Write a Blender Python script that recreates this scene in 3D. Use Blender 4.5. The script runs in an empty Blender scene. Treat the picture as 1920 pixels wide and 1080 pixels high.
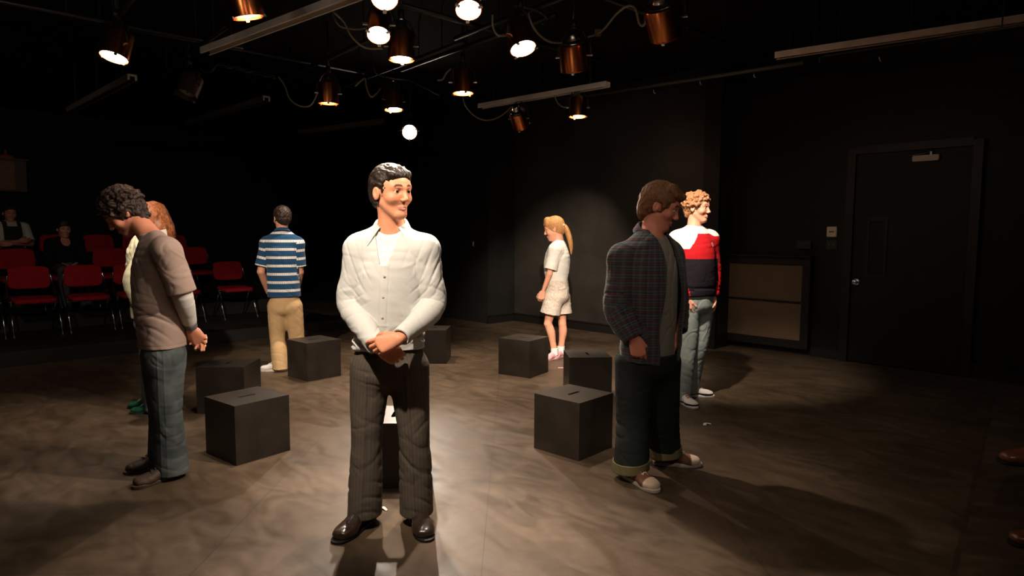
import bpy, bmesh, math, random
import numpy as np
from mathutils import Vector, Matrix
PI = math.pi
C = bpy.context.scene.collection
scene = bpy.context.scene

# ------------------------------------------------------------------ camera, world, exposure
F_PX, PITCH, ROLL, CAM_H = 1200.0, math.radians(4.74), math.radians(-0.29), 1.43
cam_data = bpy.data.cameras.new('camera')
cam_data.sensor_width = 36.0
cam_data.lens = 36.0 * F_PX / 1920.0
cam_data.clip_start = 0.05
cam = bpy.data.objects.new('camera', cam_data)
C.objects.link(cam)
cam.matrix_world = (Matrix.Translation((0, 0, CAM_H)) @ Matrix.Rotation(PI / 2 - PITCH, 4, 'X')
                    @ Matrix.Rotation(-ROLL, 4, 'Z'))
scene.camera = cam
world = bpy.data.worlds.new('world')
world.use_nodes = True
world.node_tree.nodes['Background'].inputs[0].default_value = (1.0, 0.8, 0.62, 1)
world.node_tree.nodes['Background'].inputs[1].default_value = 0.0
scene.world = world
scene.view_settings.view_transform = 'Standard'
scene.view_settings.look = 'None'
scene.view_settings.exposure = 0.0
scene.view_settings.gamma = 1.0
scene.view_settings.use_curve_mapping = False
scene.cycles.max_bounces = 5
scene.cycles.diffuse_bounces = 3
scene.cycles.glossy_bounces = 3
scene.cycles.sample_clamp_indirect = 4.0
scene.cycles.use_denoising = True

WARM = (1.0, 0.83, 0.67)
# stage light: each entry hangs on a lamp; (position, target, watts, cone degrees, blend)
def spot(loc, tgt, watts, cone=50, blend=0.6, col=WARM, r=0.06):
    l = bpy.data.lights.new('spot_beam', 'SPOT')
    l.energy = watts
    l.color = col
    l.spot_size = math.radians(cone)
    l.spot_blend = blend
    l.shadow_soft_size = r
    o = bpy.data.objects.new('spot_beam', l)
    C.objects.link(o)
    o.location = loc
    d = Vector(tgt) - Vector(loc)
    o.rotation_euler = d.to_track_quat('-Z', 'Y').to_euler()
    return o

# a photograph pixel seen at a distance Y in front of the camera / at a height z, as a point of the place
def _ray(px, py):
    a = (px - 960) / F_PX; b = (540 - py) / F_PX
    cr, sr = math.cos(ROLL), math.sin(ROLL)
    X = a * cr - b * sr; u = a * sr + b * cr
    c, s = math.cos(PITCH), math.sin(PITCH)
    return np.array([X, c + u * s, -s + u * c])
def PY(px, py, y):
    d = _ray(px, py); return np.array([0, 0, CAM_H]) + d * (y / d[1])
def PZ(px, py, z=0.0):
    d = _ray(px, py); return np.array([0, 0, CAM_H]) + d * ((z - CAM_H) / d[2])
# room frame: s runs along the door wall, t runs from the seats' side to that wall
Q = math.sqrt(0.5)
def W(s, t, z=0.0):
    return Vector((Q * (s + t), Q * (t - s), z))
def PT(px, py, t):     # pixel on the plane t = const -> (s, z)
    d = _ray(px, py); k = t / (Q * (d[0] + d[1])); p = d * k
    return (Q * (p[0] - p[1]), CAM_H + p[2])

def tag(o, label=None, cat=None, group=None, kind=None):
    if label: o['label'] = label
    if cat: o['category'] = cat
    if group: o['group'] = group
    if kind: o['kind'] = kind
    return o

# ------------------------------------------------------------------ materials
MATS = {}
def mat(name, col, rough=0.6, metal=0.0, bump=0.0, bscale=60.0, var=0.0, vscale=8.0, spec=0.5, emit=None, estr=0.0, sheen=0.0, sss=0.0, stretch=None, coat=0.0):
    if name in MATS: return MATS[name]
    m = bpy.data.materials.new(name); m.use_nodes = True
    nt = m.node_tree; N = nt.nodes; L = nt.links
    b = N['Principled BSDF']
    b.inputs['Base Color'].default_value = (*col, 1)
    b.inputs['Roughness'].default_value = rough
    b.inputs['Metallic'].default_value = metal
    b.inputs['Specular IOR Level'].default_value = spec
    if sheen: b.inputs['Sheen Weight'].default_value = sheen
    if coat: b.inputs['Coat Weight'].default_value = coat
    if sss:
        b.inputs['Subsurface Weight'].default_value = sss
        b.inputs['Subsurface Radius'].default_value = (0.012, 0.005, 0.003)
        b.inputs['Subsurface Scale'].default_value = 1.0
    if emit:
        b.inputs['Emission Color'].default_value = (*emit, 1)
        b.inputs['Emission Strength'].default_value = estr
    tc = N.new('ShaderNodeTexCoord')
    src = tc.outputs['Object']
    if stretch:
        mp = N.new('ShaderNodeMapping'); mp.inputs['Scale'].default_value = stretch
        L.new(src, mp.inputs[0]); src = mp.outputs[0]
    if var:
        n = N.new('ShaderNodeTexNoise'); n.inputs['Scale'].default_value = vscale; n.inputs['Detail'].default_value = 6
        L.new(src, n.inputs['Vector'])
        r = N.new('ShaderNodeMapRange'); r.inputs['From Min'].default_value = 0.3; r.inputs['From Max'].default_value = 0.7
        r.inputs['To Min'].default_value = 1 - var; r.inputs['To Max'].default_value = 1 + var
        L.new(n.outputs[0], r.inputs[0])
        mx = N.new('ShaderNodeVectorMath'); mx.operation = 'SCALE'; mx.inputs[0].default_value = col
        L.new(r.outputs[0], mx.inputs['Scale']); L.new(mx.outputs[0], b.inputs['Base Color'])
    if bump:
        n = N.new('ShaderNodeTexNoise'); n.inputs['Scale'].default_value = bscale; n.inputs['Detail'].default_value = 4
        L.new(src, n.inputs['Vector'])
        bp = N.new('ShaderNodeBump'); bp.inputs['Strength'].default_value = bump; bp.inputs['Distance'].default_value = 0.01
        L.new(n.outputs[0], bp.inputs['Height']); L.new(bp.outputs[0], b.inputs['Normal'])
    MATS[name] = m
    return m

def node_mat(name, rough=0.7, spec=0.3, sheen=0.0):
    m = bpy.data.materials.new(name); m.use_nodes = True
    b = m.node_tree.nodes['Principled BSDF']
    b.inputs['Roughness'].default_value = rough
    b.inputs['Specular IOR Level'].default_value = spec
    b.inputs['Sheen Weight'].default_value = sheen
    MATS[name] = m
    return m, m.node_tree.nodes, m.node_tree.links, b

def skin_mat():
    m, N, L, b = node_mat('skin', 0.5, 0.4)
    a = N.new('ShaderNodeAttribute'); a.attribute_name = 'tint'
    L.new(a.outputs['Color'], b.inputs['Base Color'])
    b.inputs['Subsurface Weight'].default_value = 0.12
    b.inputs['Subsurface Radius'].default_value = (0.010, 0.004, 0.002)
    b.inputs['Subsurface Scale'].default_value = 1.0
    n = N.new('ShaderNodeTexNoise'); n.inputs['Scale'].default_value = 260
    tc = N.new('ShaderNodeTexCoord'); L.new(tc.outputs['Object'], n.inputs['Vector'])
    bp = N.new('ShaderNodeBump'); bp.inputs['Strength'].default_value = 0.06; bp.inputs['Distance'].default_value = 0.004
    L.new(n.outputs[0], bp.inputs['Height']); L.new(bp.outputs[0], b.inputs['Normal'])
    return m

def stripe_ramp(N, L, src, period, stops, offset=0.0):
    """repeat along a value: stops = [(pos, rgb)] constant ramp"""
    a = N.new('ShaderNodeMath'); a.operation = 'ADD'; a.inputs[1].default_value = offset; L.new(src, a.inputs[0])
    d = N.new('ShaderNodeMath'); d.operation = 'DIVIDE'; d.inputs[1].default_value = period; L.new(a.outputs[0], d.inputs[0])
    f = N.new('ShaderNodeMath'); f.operation = 'FRACT'; L.new(d.outputs[0], f.inputs[0])
    r = N.new('ShaderNodeValToRGB'); r.color_ramp.interpolation = 'CONSTANT'
    els = r.color_ramp.elements
    els[0].position = stops[0][0]; els[0].color = (*stops[0][1], 1)
    els[1].position = stops[1][0]; els[1].color = (*stops[1][1], 1)
    for p, c in stops[2:]:
        e = els.new(p); e.color = (*c, 1)
    L.new(f.outputs[0], r.inputs[0])
    return r.outputs[0]

def cloth_bump(N, L, b, strength=0.15, scale=700, crease=0.2):
    """weave plus the small creases of worn cloth"""
    tc = N.new('ShaderNodeTexCoord')
    n = N.new('ShaderNodeTexNoise'); n.inputs['Scale'].default_value = scale; L.new(tc.outputs['Object'], n.inputs['Vector'])
    bp = N.new('ShaderNodeBump'); bp.inputs['Strength'].default_value = strength * .4; bp.inputs['Distance'].default_value = 0.003
    L.new(n.outputs[0], bp.inputs['Height'])
    n2 = N.new('ShaderNodeTexNoise'); n2.inputs['Scale'].default_value = 5.5; n2.inputs['Detail'].default_value = 1.0; n2.inputs['Distortion'].default_value = .9
    L.new(tc.outputs['Object'], n2.inputs['Vector'])
    a = N.new('ShaderNodeMath'); a.operation = 'SUBTRACT'; a.inputs[1].default_value = .5; L.new(n2.outputs[0], a.inputs[0])
    c = N.new('ShaderNodeMath'); c.operation = 'ABSOLUTE'; L.new(a.outputs[0], c.inputs[0])
    r = N.new('ShaderNodeMapRange'); r.inputs[1].default_value = 0; r.inputs[2].default_value = .11; r.inputs[3].default_value = 0; r.inputs[4].default_value = 1; r.interpolation_type = 'SMOOTHSTEP'; L.new(c.outputs[0], r.inputs[0])
    b2 = N.new('ShaderNodeBump'); b2.inputs['Strength'].default_value = crease; b2.inputs['Distance'].default_value = 0.012
    L.new(r.outputs[0], b2.inputs['Height']); L.new(bp.outputs[0], b2.inputs['Normal']); L.new(b2.outputs[0], b.inputs['Normal'])

# ------------------------------------------------------------------ plain mesh helpers
def link_mesh(name, me, m=None, parent=None, smooth=False):
    o = bpy.data.objects.new(name, me); C.objects.link(o)
    if m: me.materials.append(m)
    if parent: o.parent = parent
    if smooth:
        me.polygons.foreach_set('use_smooth', np.ones(len(me.polygons), bool))
    return o
def empty(name, loc=(0, 0, 0), rz=0.0):
    o = bpy.data.objects.new(name, None); C.objects.link(o)
    o.location = loc; o.rotation_euler = (0, 0, rz); o.empty_display_size = 0.1
    return o
class MB:
    def __init__(s): s.bm = bmesh.new()
    def box(s, c, size, rot=None, bev=0.0):
        r = bmesh.ops.create_cube(s.bm, size=1.0)
        vs = r['verts']
        M = Matrix.Translation(Vector(c)) @ (rot if rot is not None else Matrix.Identity(4)) @ Matrix.Diagonal((*size, 1))
        bmesh.ops.transform(s.bm, matrix=M, verts=vs)
        if bev:
            es = list({e for v in vs for e in v.link_edges})
            bmesh.ops.bevel(s.bm, geom=es, offset=bev, segments=2, affect='EDGES')
        return s
    def tube(s, pts, r, seg=10, caps=True):
        pts = [Vector(p) for p in pts]; n = len(pts); rings = []
        rr = r if isinstance(r, (list, tuple)) else [r] * n
        ref = None
        for i, p in enumerate(pts):
            d = (pts[min(i + 1, n - 1)] - pts[max(i - 1, 0)]).normalized()
            if ref is None:
                ref = Vector((0, 0, 1)) if abs(d.z) < 0.9 else Vector((1, 0, 0))
                a = d.cross(ref).normalized()
            else:
                a = (a - d * a.dot(d)).normalized()
            b = d.cross(a)
            rings.append([s.bm.verts.new(p + (a * math.cos(2 * PI * k / seg) + b * math.sin(2 * PI * k / seg)) * rr[i]) for k in range(seg)])
        for i in range(n - 1):
            for k in range(seg):
                s.bm.faces.new((rings[i][k], rings[i][(k + 1) % seg], rings[i + 1][(k + 1) % seg], rings[i + 1][k]))
        if caps:
            s.bm.faces.new(rings[0][::-1]); s.bm.faces.new(rings[-1])
        return s
    def lathe(s, prof, seg=32, M=None):
        """prof: list of (r, z) about the local z axis"""
        M = M or Matrix.Identity(4); rings = []
        for r, z in prof:
            if r < 1e-6: rings.append([s.bm.verts.new(M @ Vector((0, 0, z)))])
            else: rings.append([s.bm.verts.new(M @ Vector((r * math.cos(2 * PI * k / seg), r * math.sin(2 * PI * k / seg), z))) for k in range(seg)])
        for A, B in zip(rings, rings[1:]):
            for k in range(seg):
                k2 = (k + 1) % seg
                if len(A) == 1 and len(B) > 1: s.bm.faces.new((A[0], B[k2], B[k]))
                elif len(B) == 1 and len(A) > 1: s.bm.faces.new((A[k], A[k2], B[0]))
                elif len(A) > 1: s.bm.faces.new((A[k], A[k2], B[k2], B[k]))
        return s
    def build(s, name, m, parent=None, smooth=False):
        bmesh.ops.recalc_face_normals(s.bm, faces=s.bm.faces)
        me = bpy.data.meshes.new(name); s.bm.to_mesh(me); s.bm.free()
        o = link_mesh(name, me, m, parent, smooth)
        if smooth == 'auto':
            me.set_sharp_from_angle(angle=math.radians(40))
        return o

def curve_pts(pts, n=8):
    """Catmull-Rom through the points"""
    P = [np.array(p, float) for p in pts]; P = [2 * P[0] - P[1]] + P + [2 * P[-1] - P[-2]]; out = []
    for i in range(1, len(P) - 2):
        for k in range(n):
            t = k / n
            out.append(0.5 * ((2 * P[i]) + (-P[i - 1] + P[i + 1]) * t + (2 * P[i - 1] - 5 * P[i] + 4 * P[i + 1] - P[i + 2]) * t * t + (-P[i - 1] + 3 * P[i] - 3 * P[i + 1] + P[i + 2]) * t ** 3))
    out.append(P[-2]); return out

# ------------------------------------------------------------------ soft bodies: distance fields turned into one continuous skin
f32 = np.float32
def nrm(v):
    v = np.asarray(v, float); return v / (np.linalg.norm(v) + 1e-12)
class SDF:
    def __init__(s): s.ops = []; s.cuts = []
    def _add(s, fn, lo, hi, k, mode): s.ops.append((fn, np.array(lo, float), np.array(hi, float), k, mode)); return s
    def cone(s, a, b, ra, rb, k=0.01, mode='add'):
        a = np.array(a, float); b = np.array(b, float); ab = b - a; L2 = ab @ ab + 1e-12
        def fn(P):
            q = P - a.astype(f32)
            t = np.clip(q @ (ab / L2).astype(f32), 0, 1)
            q = q - t[:, None] * ab.astype(f32)
            return np.sqrt((q * q).sum(1)) - (ra + (rb - ra) * t)
        r = max(ra, rb)
        return s._add(fn, np.minimum(a, b) - r, np.maximum(a, b) + r, k, mode)
    def ell(s, c, r, R=None, k=0.01, mode='add'):
        c = np.array(c, float); r = np.array(r, float); R = np.eye(3) if R is None else np.array(R, float)
        def fn(P):
            q = (P - c.astype(f32)) @ R.astype(f32)
            k0 = np.sqrt(((q / r.astype(f32)) ** 2).sum(1)); k1 = np.sqrt(((q / (r * r).astype(f32)) ** 2).sum(1)) + 1e-6
            return np.where(k0 < 0.02, -r.min(), k0 * (k0 - 1) / k1).astype(f32)
        e = np.abs(R) @ r
        return s._add(fn, c - e, c + e, k, mode)
    def tube(s, pts, rad, u, k=0.02, mode='add', sub=4):
        """elliptical tube; rad = [(ru, rv)], u = side direction (one, or one per point)"""
        pts = [np.array(p, float) for p in pts]; n = len(pts)
        us = [nrm(x) for x in u] if np.ndim(u) == 2 else [nrm(u)] * n
        data = [np.concatenate([p, np.array(r, float), w]) for p, r, w in zip(pts, rad, us)]
        D = np.array(curve_pts(data, sub)) if n > 2 and sub > 1 else np.array(data)
        def fn(P):
            best = None
            for A, B in zip(D, D[1:]):
                a, b = A[:3], B[:3]; ab = b - a; l2 = ab @ ab + 1e-12; w = ab / math.sqrt(l2)
                q = P - a.astype(f32)
                t = np.clip(q @ (ab / l2).astype(f32), 0, 1)
                q = q - t[:, None] * ab.astype(f32)
                uu = A[5:] + B[5:]; uu = nrm(uu - w * (uu @ w)); vv = np.cross(w, uu)
                ru = (A[3] + (B[3] - A[3]) * t); rv = (A[4] + (B[4] - A[4]) * t); ra = np.minimum(ru, rv) * 0.8
                qu = q @ uu.astype(f32); qv = q @ vv.astype(f32); qa = q @ w.astype(f32)
                a0 = qu / ru; a1 = qv / rv; a2 = qa / ra
                k0 = np.sqrt(a0 * a0 + a1 * a1 + a2 * a2); k1 = np.sqrt((a0 / ru) ** 2 + (a1 / rv) ** 2 + (a2 / ra) ** 2) + 1e-6
                d = np.where(k0 < 0.05, -np.minimum(ru, rv), k0 * (k0 - 1) / k1)
                best = d if best is None else np.minimum(best, d)
            return best.astype(f32)
        r = D[:, 3:5].max()
        return s._add(fn, D[:, :3].min(0) - r, D[:, :3].max(0) + r, k, mode)
    def sdf(s, child, k=0.02, mode='add'):
        lo, hi = child.bounds()
        return s._add(child.eval, lo, hi, k, mode)
    def fn(s, fn, lo, hi, k=0.0, mode='add'): return s._add(fn, lo, hi, k, mode)
    def cut(s, p, n, depth=0.035, wall=0.007):
        """trim everything beyond the plane (n points outwards) and leave the rim hollow"""
        s.cuts.append((np.array(p, float), nrm(n), depth, max(wall, .009))); return s
    def bounds(s):
        lo = np.min([o[1] for o in s.ops if o[4] == 'add'], 0); hi = np.max([o[2] for o in s.ops if o[4] == 'add'], 0)
        return lo, hi
    def eval(s, P):
        P = P.astype(f32)
        d = np.full(len(P), 1.0, f32)
        for fn, lo, hi, k, mode in s.ops:
            m = 0.06 + k
            ix = np.nonzero(((P > (lo - m)) & (P < (hi + m))).all(1))[0]
            if not len(ix): continue
            e = fn(P[ix]); c = d[ix]
            if mode == 'add':
                if k > 0:
                    h = np.clip(0.5 + 0.5 * (c - e) / k, 0, 1); r = c * (1 - h) + e * h - k * h * (1 - h)
                else: r = np.minimum(c, e)
            elif mode == 'sub':
                if k > 0:
                    h = np.clip(0.5 - 0.5 * (c + e) / k, 0, 1); r = c * (1 - h) - e * h + k * h * (1 - h)
                else: r = np.maximum(c, -e)
            d[ix] = r
        for p, n, dep, wall in s.cuts:
            pl = (P @ n.astype(f32)) - f32(p @ n)
            inner = np.maximum(d + wall, -(pl + dep))
            d = np.maximum(np.maximum(d, pl), -inner) if dep > 0 else np.maximum(d, pl)
        return d

def surface(f, lo, hi, h, newton=2):
    lo = np.array(lo, float) - 3 * h; hi = np.array(hi, float) + 3 * h; B = 5
    nc = np.maximum(np.ceil((hi - lo) / (h * B)).astype(int), 1); nf = nc * B + 1
    ax = [lo[i] + np.arange(nc[i] + 1) * h * B for i in range(3)]
    G = np.stack(np.meshgrid(*ax, indexing='ij'), -1).reshape(-1, 3)
    dc = f(G).reshape(nc + 1)
    near = np.abs(dc) < h * B * 1.25
    act = np.zeros(nc, bool)
    for i in (0, 1):
        for j in (0, 1):
            for k in (0, 1): act |= near[i:nc[0] + i, j:nc[1] + j, k:nc[2] + k]
    mask = np.zeros(nf, bool)
    ca = np.argwhere(act) * B
    o = np.arange(B + 1)
    for i in o:
        for j in o:
            for k in o: mask[ca[:, 0] + i, ca[:, 1] + j, ca[:, 2] + k] = True
    idx = np.argwhere(mask)
    D = np.zeros(nf, f32)
    vals = np.empty(len(idx), f32)
    for a in range(0, len(idx), 400000):
        vals[a:a + 400000] = f(lo + idx[a:a + 400000] * h)
    D[mask] = vals
    S = (D < 0)
    c8 = np.zeros(nf - 1, np.int8); m8 = np.ones(nf - 1, bool)
    for i in (0, 1):
        for j in (0, 1):
            for k in (0, 1):
                sl = (slice(i, nf[0] - 1 + i), slice(j, nf[1] - 1 + j), slice(k, nf[2] - 1 + k))
                c8 += S[sl]; m8 &= mask[sl]
    cell = m8 & (c8 > 0) & (c8 < 8)
    cid = np.argwhere(cell)
    vid = np.full(nf - 1, -1, np.int32); vid[cell] = np.arange(len(cid))
    acc = np.zeros((len(cid), 3)); cnt = np.zeros(len(cid))
    corners = [(i, j, k) for i in (0, 1) for j in (0, 1) for k in (0, 1)]
    for a in corners:
        for axi in range(3):
            if a[axi]: continue
            b = list(a); b[axi] = 1
            va = D[cid[:, 0] + a[0], cid[:, 1] + a[1], cid[:, 2] + a[2]]; vb = D[cid[:, 0] + b[0], cid[:, 1] + b[1], cid[:, 2] + b[2]]
            x = (va < 0) != (vb < 0)
            t = np.where(x, va / np.where(x, va - vb, 1), 0)
            p = np.tile(np.array(a, float), (len(cid), 1)); p[:, axi] = t
            acc[x] += p[x]; cnt[x] += 1
    V = lo + (cid + acc / cnt[:, None]) * h
    quads = []
    for axi in range(3):
        o1, o2 = (axi + 1) % 3, (axi + 2) % 3
        sl0 = [slice(None)] * 3; sl1 = [slice(None)] * 3
        sl0[axi] = slice(0, nf[axi] - 1); sl1[axi] = slice(1, nf[axi])
        ch = (S[tuple(sl0)] != S[tuple(sl1)]) & mask[tuple(sl0)] & mask[tuple(sl1)]
        e = np.argwhere(ch)
        e = e[(e[:, o1] > 0) & (e[:, o2] > 0) & (e[:, o1] < nf[o1] - 1) & (e[:, o2] < nf[o2] - 1)]
        def at(d1, d2):
            q = e.copy(); q[:, o1] -= d1; q[:, o2] -= d2
            return vid[q[:, 0], q[:, 1], q[:, 2]]
        qd = np.stack([at(1, 1), at(0, 1), at(0, 0), at(1, 0)], 1)
        ins = S[e[:, 0], e[:, 1], e[:, 2]]
        qd[~ins] = qd[~ins][:, ::-1]
        quads.append(qd[(qd >= 0).all(1)])
    Fq = np.concatenate(quads)
    for _ in range(newton):
        e = h * 0.4
        d0 = f(V); g = np.stack([f(V + np.eye(3)[i] * e) for i in range(3)], 1) - d0[:, None]
        g = g / e; gl = np.maximum((g * g).sum(1), 0.2)
        st = -(d0 / gl)[:, None] * g
        ln = np.linalg.norm(st, axis=1, keepdims=True)
        V = V + st * np.minimum(1, 0.6 * h / (ln + 1e-9))
    return V, Fq

def vnormals(V, Fq):
    n = np.cross(V[Fq[:, 2]] - V[Fq[:, 0]], V[Fq[:, 3]] - V[Fq[:, 1]])
    N = np.zeros_like(V)
    for k in range(4): np.add.at(N, Fq[:, k], n)
    return N / (np.linalg.norm(N, axis=1, keepdims=True) + 1e-12)

def np_mesh(name, V, Fq, m, parent=None, origin=(0, 0, 0), attrs=None):
    V = V - np.array(origin, float)
    me = bpy.data.meshes.new(name)
    me.vertices.add(len(V)); me.vertices.foreach_set('co', V.astype(f32).ravel())
    k = Fq.shape[1]
    me.loops.add(len(Fq) * k); me.loops.foreach_set('vertex_index', Fq.astype(np.int32).ravel())
    me.polygons.add(len(Fq)); me.polygons.foreach_set('loop_start', np.arange(0, len(Fq) * k, k, dtype=np.int32))
    me.polygons.foreach_set('loop_total', np.full(len(Fq), k, np.int32))
    me.polygons.foreach_set('use_smooth', np.ones(len(Fq), bool))
    for an, av in (attrs or {}).items():
        if an.startswith('@'):
            a = me.attributes.new(an[1:], 'FLOAT', 'CORNER'); a.data.foreach_set('value', av.astype(f32)); continue
        if av.ndim == 2:
            a = me.attributes.new(an, 'FLOAT_COLOR', 'POINT')
            a.data.foreach_set('color', np.concatenate([av, np.ones((len(av), 4 - av.shape[1]))], 1).astype(f32).ravel())
        else:
            a = me.attributes.new(an, 'FLOAT', 'POINT'); a.data.foreach_set('value', av.astype(f32))
    me.update(calc_edges=True); me.validate()
    return link_mesh(name, me, m, parent)

def wob(P, seed=0.0):
    """cheap smooth noise in about -1..1"""
    x, y, z = P[:, 0], P[:, 1], P[:, 2]
    return (np.sin(x + 1.7 * np.sin(y * 0.9 + seed) + 1.1 * np.cos(z * 1.3 - seed)) +
            np.sin(y * 1.1 + 1.5 * np.sin(z * 0.8 + 2 * seed + 1) + 0.9 * np.cos(x * 1.2 + seed)) +
            np.sin(z * 0.95 + 1.3 * np.sin(x * 1.1 - seed + 2) + 1.2 * np.cos(y * 0.7 + 3 * seed))) / 3
def ridge(P, seed=0.0):
    """sparse crumples: flat cloth with short raised creases here and there"""
    n = 1 - np.abs(wob(P, seed)) * 3.0
    g_ = np.clip(wob(P * .43 + 3.7, seed + 5) * 1.6 + .35, 0, 1)
    return n.clip(0, 1) * g_

# ------------------------------------------------------------------ people
def facing(deg, pitch=0.0, roll=0.0):
    """columns right, forward, up"""
    a = math.radians(deg); f = np.array([math.cos(a), math.sin(a), 0]); u = np.array([0, 0, 1.0]); r = np.cross(f, u)
    p = math.radians(pitch); f2 = f * math.cos(p) - u * math.sin(p); u2 = u * math.cos(p) + f * math.sin(p)
    q = math.radians(roll); r3 = r * math.cos(q) - u2 * math.sin(q); u3 = u2 * math.cos(q) + r * math.sin(q)
    return np.stack([r3, f2, u3], 1)

def add_head(S, c, R, s=1.0, face=True):
    T = lambda p: np.array(c) + R @ (np.array(p, float) * s)
    E = lambda p, r, k=0.01, mode='add', RR=None: S.ell(T(p), np.array(r) * s, R if RR is None else RR, k * s, mode)
    Cn = lambda a, b, ra, rb, k=0.01, mode='add': S.cone(T(a), T(b), ra * s, rb * s, k * s, mode)
    E((0, -.015, .028), (.074, .094, .080))
    S.tube([T(p) for p in ((0, .028, .03), (0, .030, -.02), (0, .030, -.06), (0, .042, -.092))],
           [(.064 * s, .056 * s), (.060 * s, .054 * s), (.047 * s, .047 * s), (.026 * s, .035 * s)], R[:, 0], k=.03 * s)
    for x in (-1, 1):
        Cn((x * .047, .002, -.050), (x * .018, .054, -.100), .015, .015, .022)
        E((x * .040, .052, -.030), (.022, .022, .020), .02)
        if face: Cn((x * .042, .064, .020), (x * .010, .080, .017), .010, .010, .014)
        e = SDF(); a = math.radians(12)
        RR = R @ np.array([[math.cos(x * .35), -math.sin(x * .35), 0], [math.sin(x * .35), math.cos(x * .35), 0], [0, 0, 1]])
        e.ell(T((x * .078, -.010, -.008)), np.array((.008, .017, .029)) * s, RR, 0)
        e.ell(T((x * .088, -.005, -.004)), np.array((.009, .010, .019)) * s, RR, .003, 'sub')
        S.sdf(e, .006)
    Cn((0, .055, -.101), (0, .060, -.101), .017, .017, .02)
    if face:
        for x in (-1, 1): E((x * .031, .092, .0), (.018, .016, .0115), .010, 'sub')
        Cn((0, .080, .006), (0, .099, -.033), .008, .0105, .010)
        for x in (-1, 1): E((x * .0115, .092, -.037), (.0085, .010, .007), .005)
        for x in (-1, 1): E((x * .006, .098, -.045), (.003, .005, .004), .003, 'sub')
        for x in (-1, 1):
            for up in (1, -1):
                l = SDF(); l.ell(T((x * .031, .0685, 0)), np.array((.0155, .0142, .0138)) * s, R, 0)
                l.cut(T((x * .031, .08, .0042 if up > 0 else -.0048)), -up * R[:, 2], 0)
                S.sdf(l, .003 * s)
            Cn((x * .021, .0725, -.0665), (0, .0815, -.0640), .0036, .0052, .005)
            Cn((x * .018, .0725, -.0735), (0, .0810, -.0745), .0036, .0058, .005)
        Cn((-.020, .0815, -.0692), (0, .0865, -.0692), .0014, .0014, .002, 'sub'); Cn((.020, .0815, -.0692), (0, .0865, -.0692), .0014, .0014, .002, 'sub')
        Cn((-.026, .073, -.0680), (-.022, .077, -.0690), .002, .002, .004, 'sub')
        Cn((.026, .073, -.0680), (.022, .077, -.0690), .002, .002, .004, 'sub')

SKINS = {}
def head_tint(V, col, c, R, s, brow, lip, flush=0.12):
    q = ((V - np.array(c)) @ R) / s
    out = np.tile(np.array(col, float), (len(V), 1))
    def mixin(w, rgb): out[:] = out * (1 - w[:, None]) + np.array(rgb) * w[:, None]
    x = np.abs(q[:, 0]); y = q[:, 1]; z = q[:, 2]
    hd = (np.linalg.norm(q, axis=1) < 0.16)
    ck = np.exp(-(((x - .042) / .02) ** 2 + ((z + .035) / .018) ** 2)) * (y > .03) * hd
    mixin(ck * flush * 2, (col[0] * .95, col[1] * .62, col[2] * .58))
    lw = np.clip(1.4 - ((x / .0235) ** 2 + ((z + .0693) / (.0098 * (1 - .35 * np.clip(x / .022, 0, 1)))) ** 2), 0, 1) * (y > .055) * hd
    mixin(np.clip(lw * 2, 0, 1) * .85, lip)
    bz = .0235 + .004 * np.sin(np.clip((x - .012) / .036, 0, 1) * PI) - .003 * (x > .04)
    bw = np.clip(1.6 - ((z - bz) / .0044) ** 2, 0, 1) * np.clip((x - .010) / .004, 0, 1) * np.clip((.050 - x) / .008, 0, 1) * (y > .04) * hd
    mixin(np.clip(bw * 1.3, 0, 1) * .92, brow)
    el = np.clip(1.2 - (((x - .031) / .0165) ** 2 + ((z - .0045) / .0028) ** 2), 0, 1) * (y > .06) * hd
    mixin(np.clip(el, 0, 1) * .7, np.array(brow) * .6)
    return out

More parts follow.
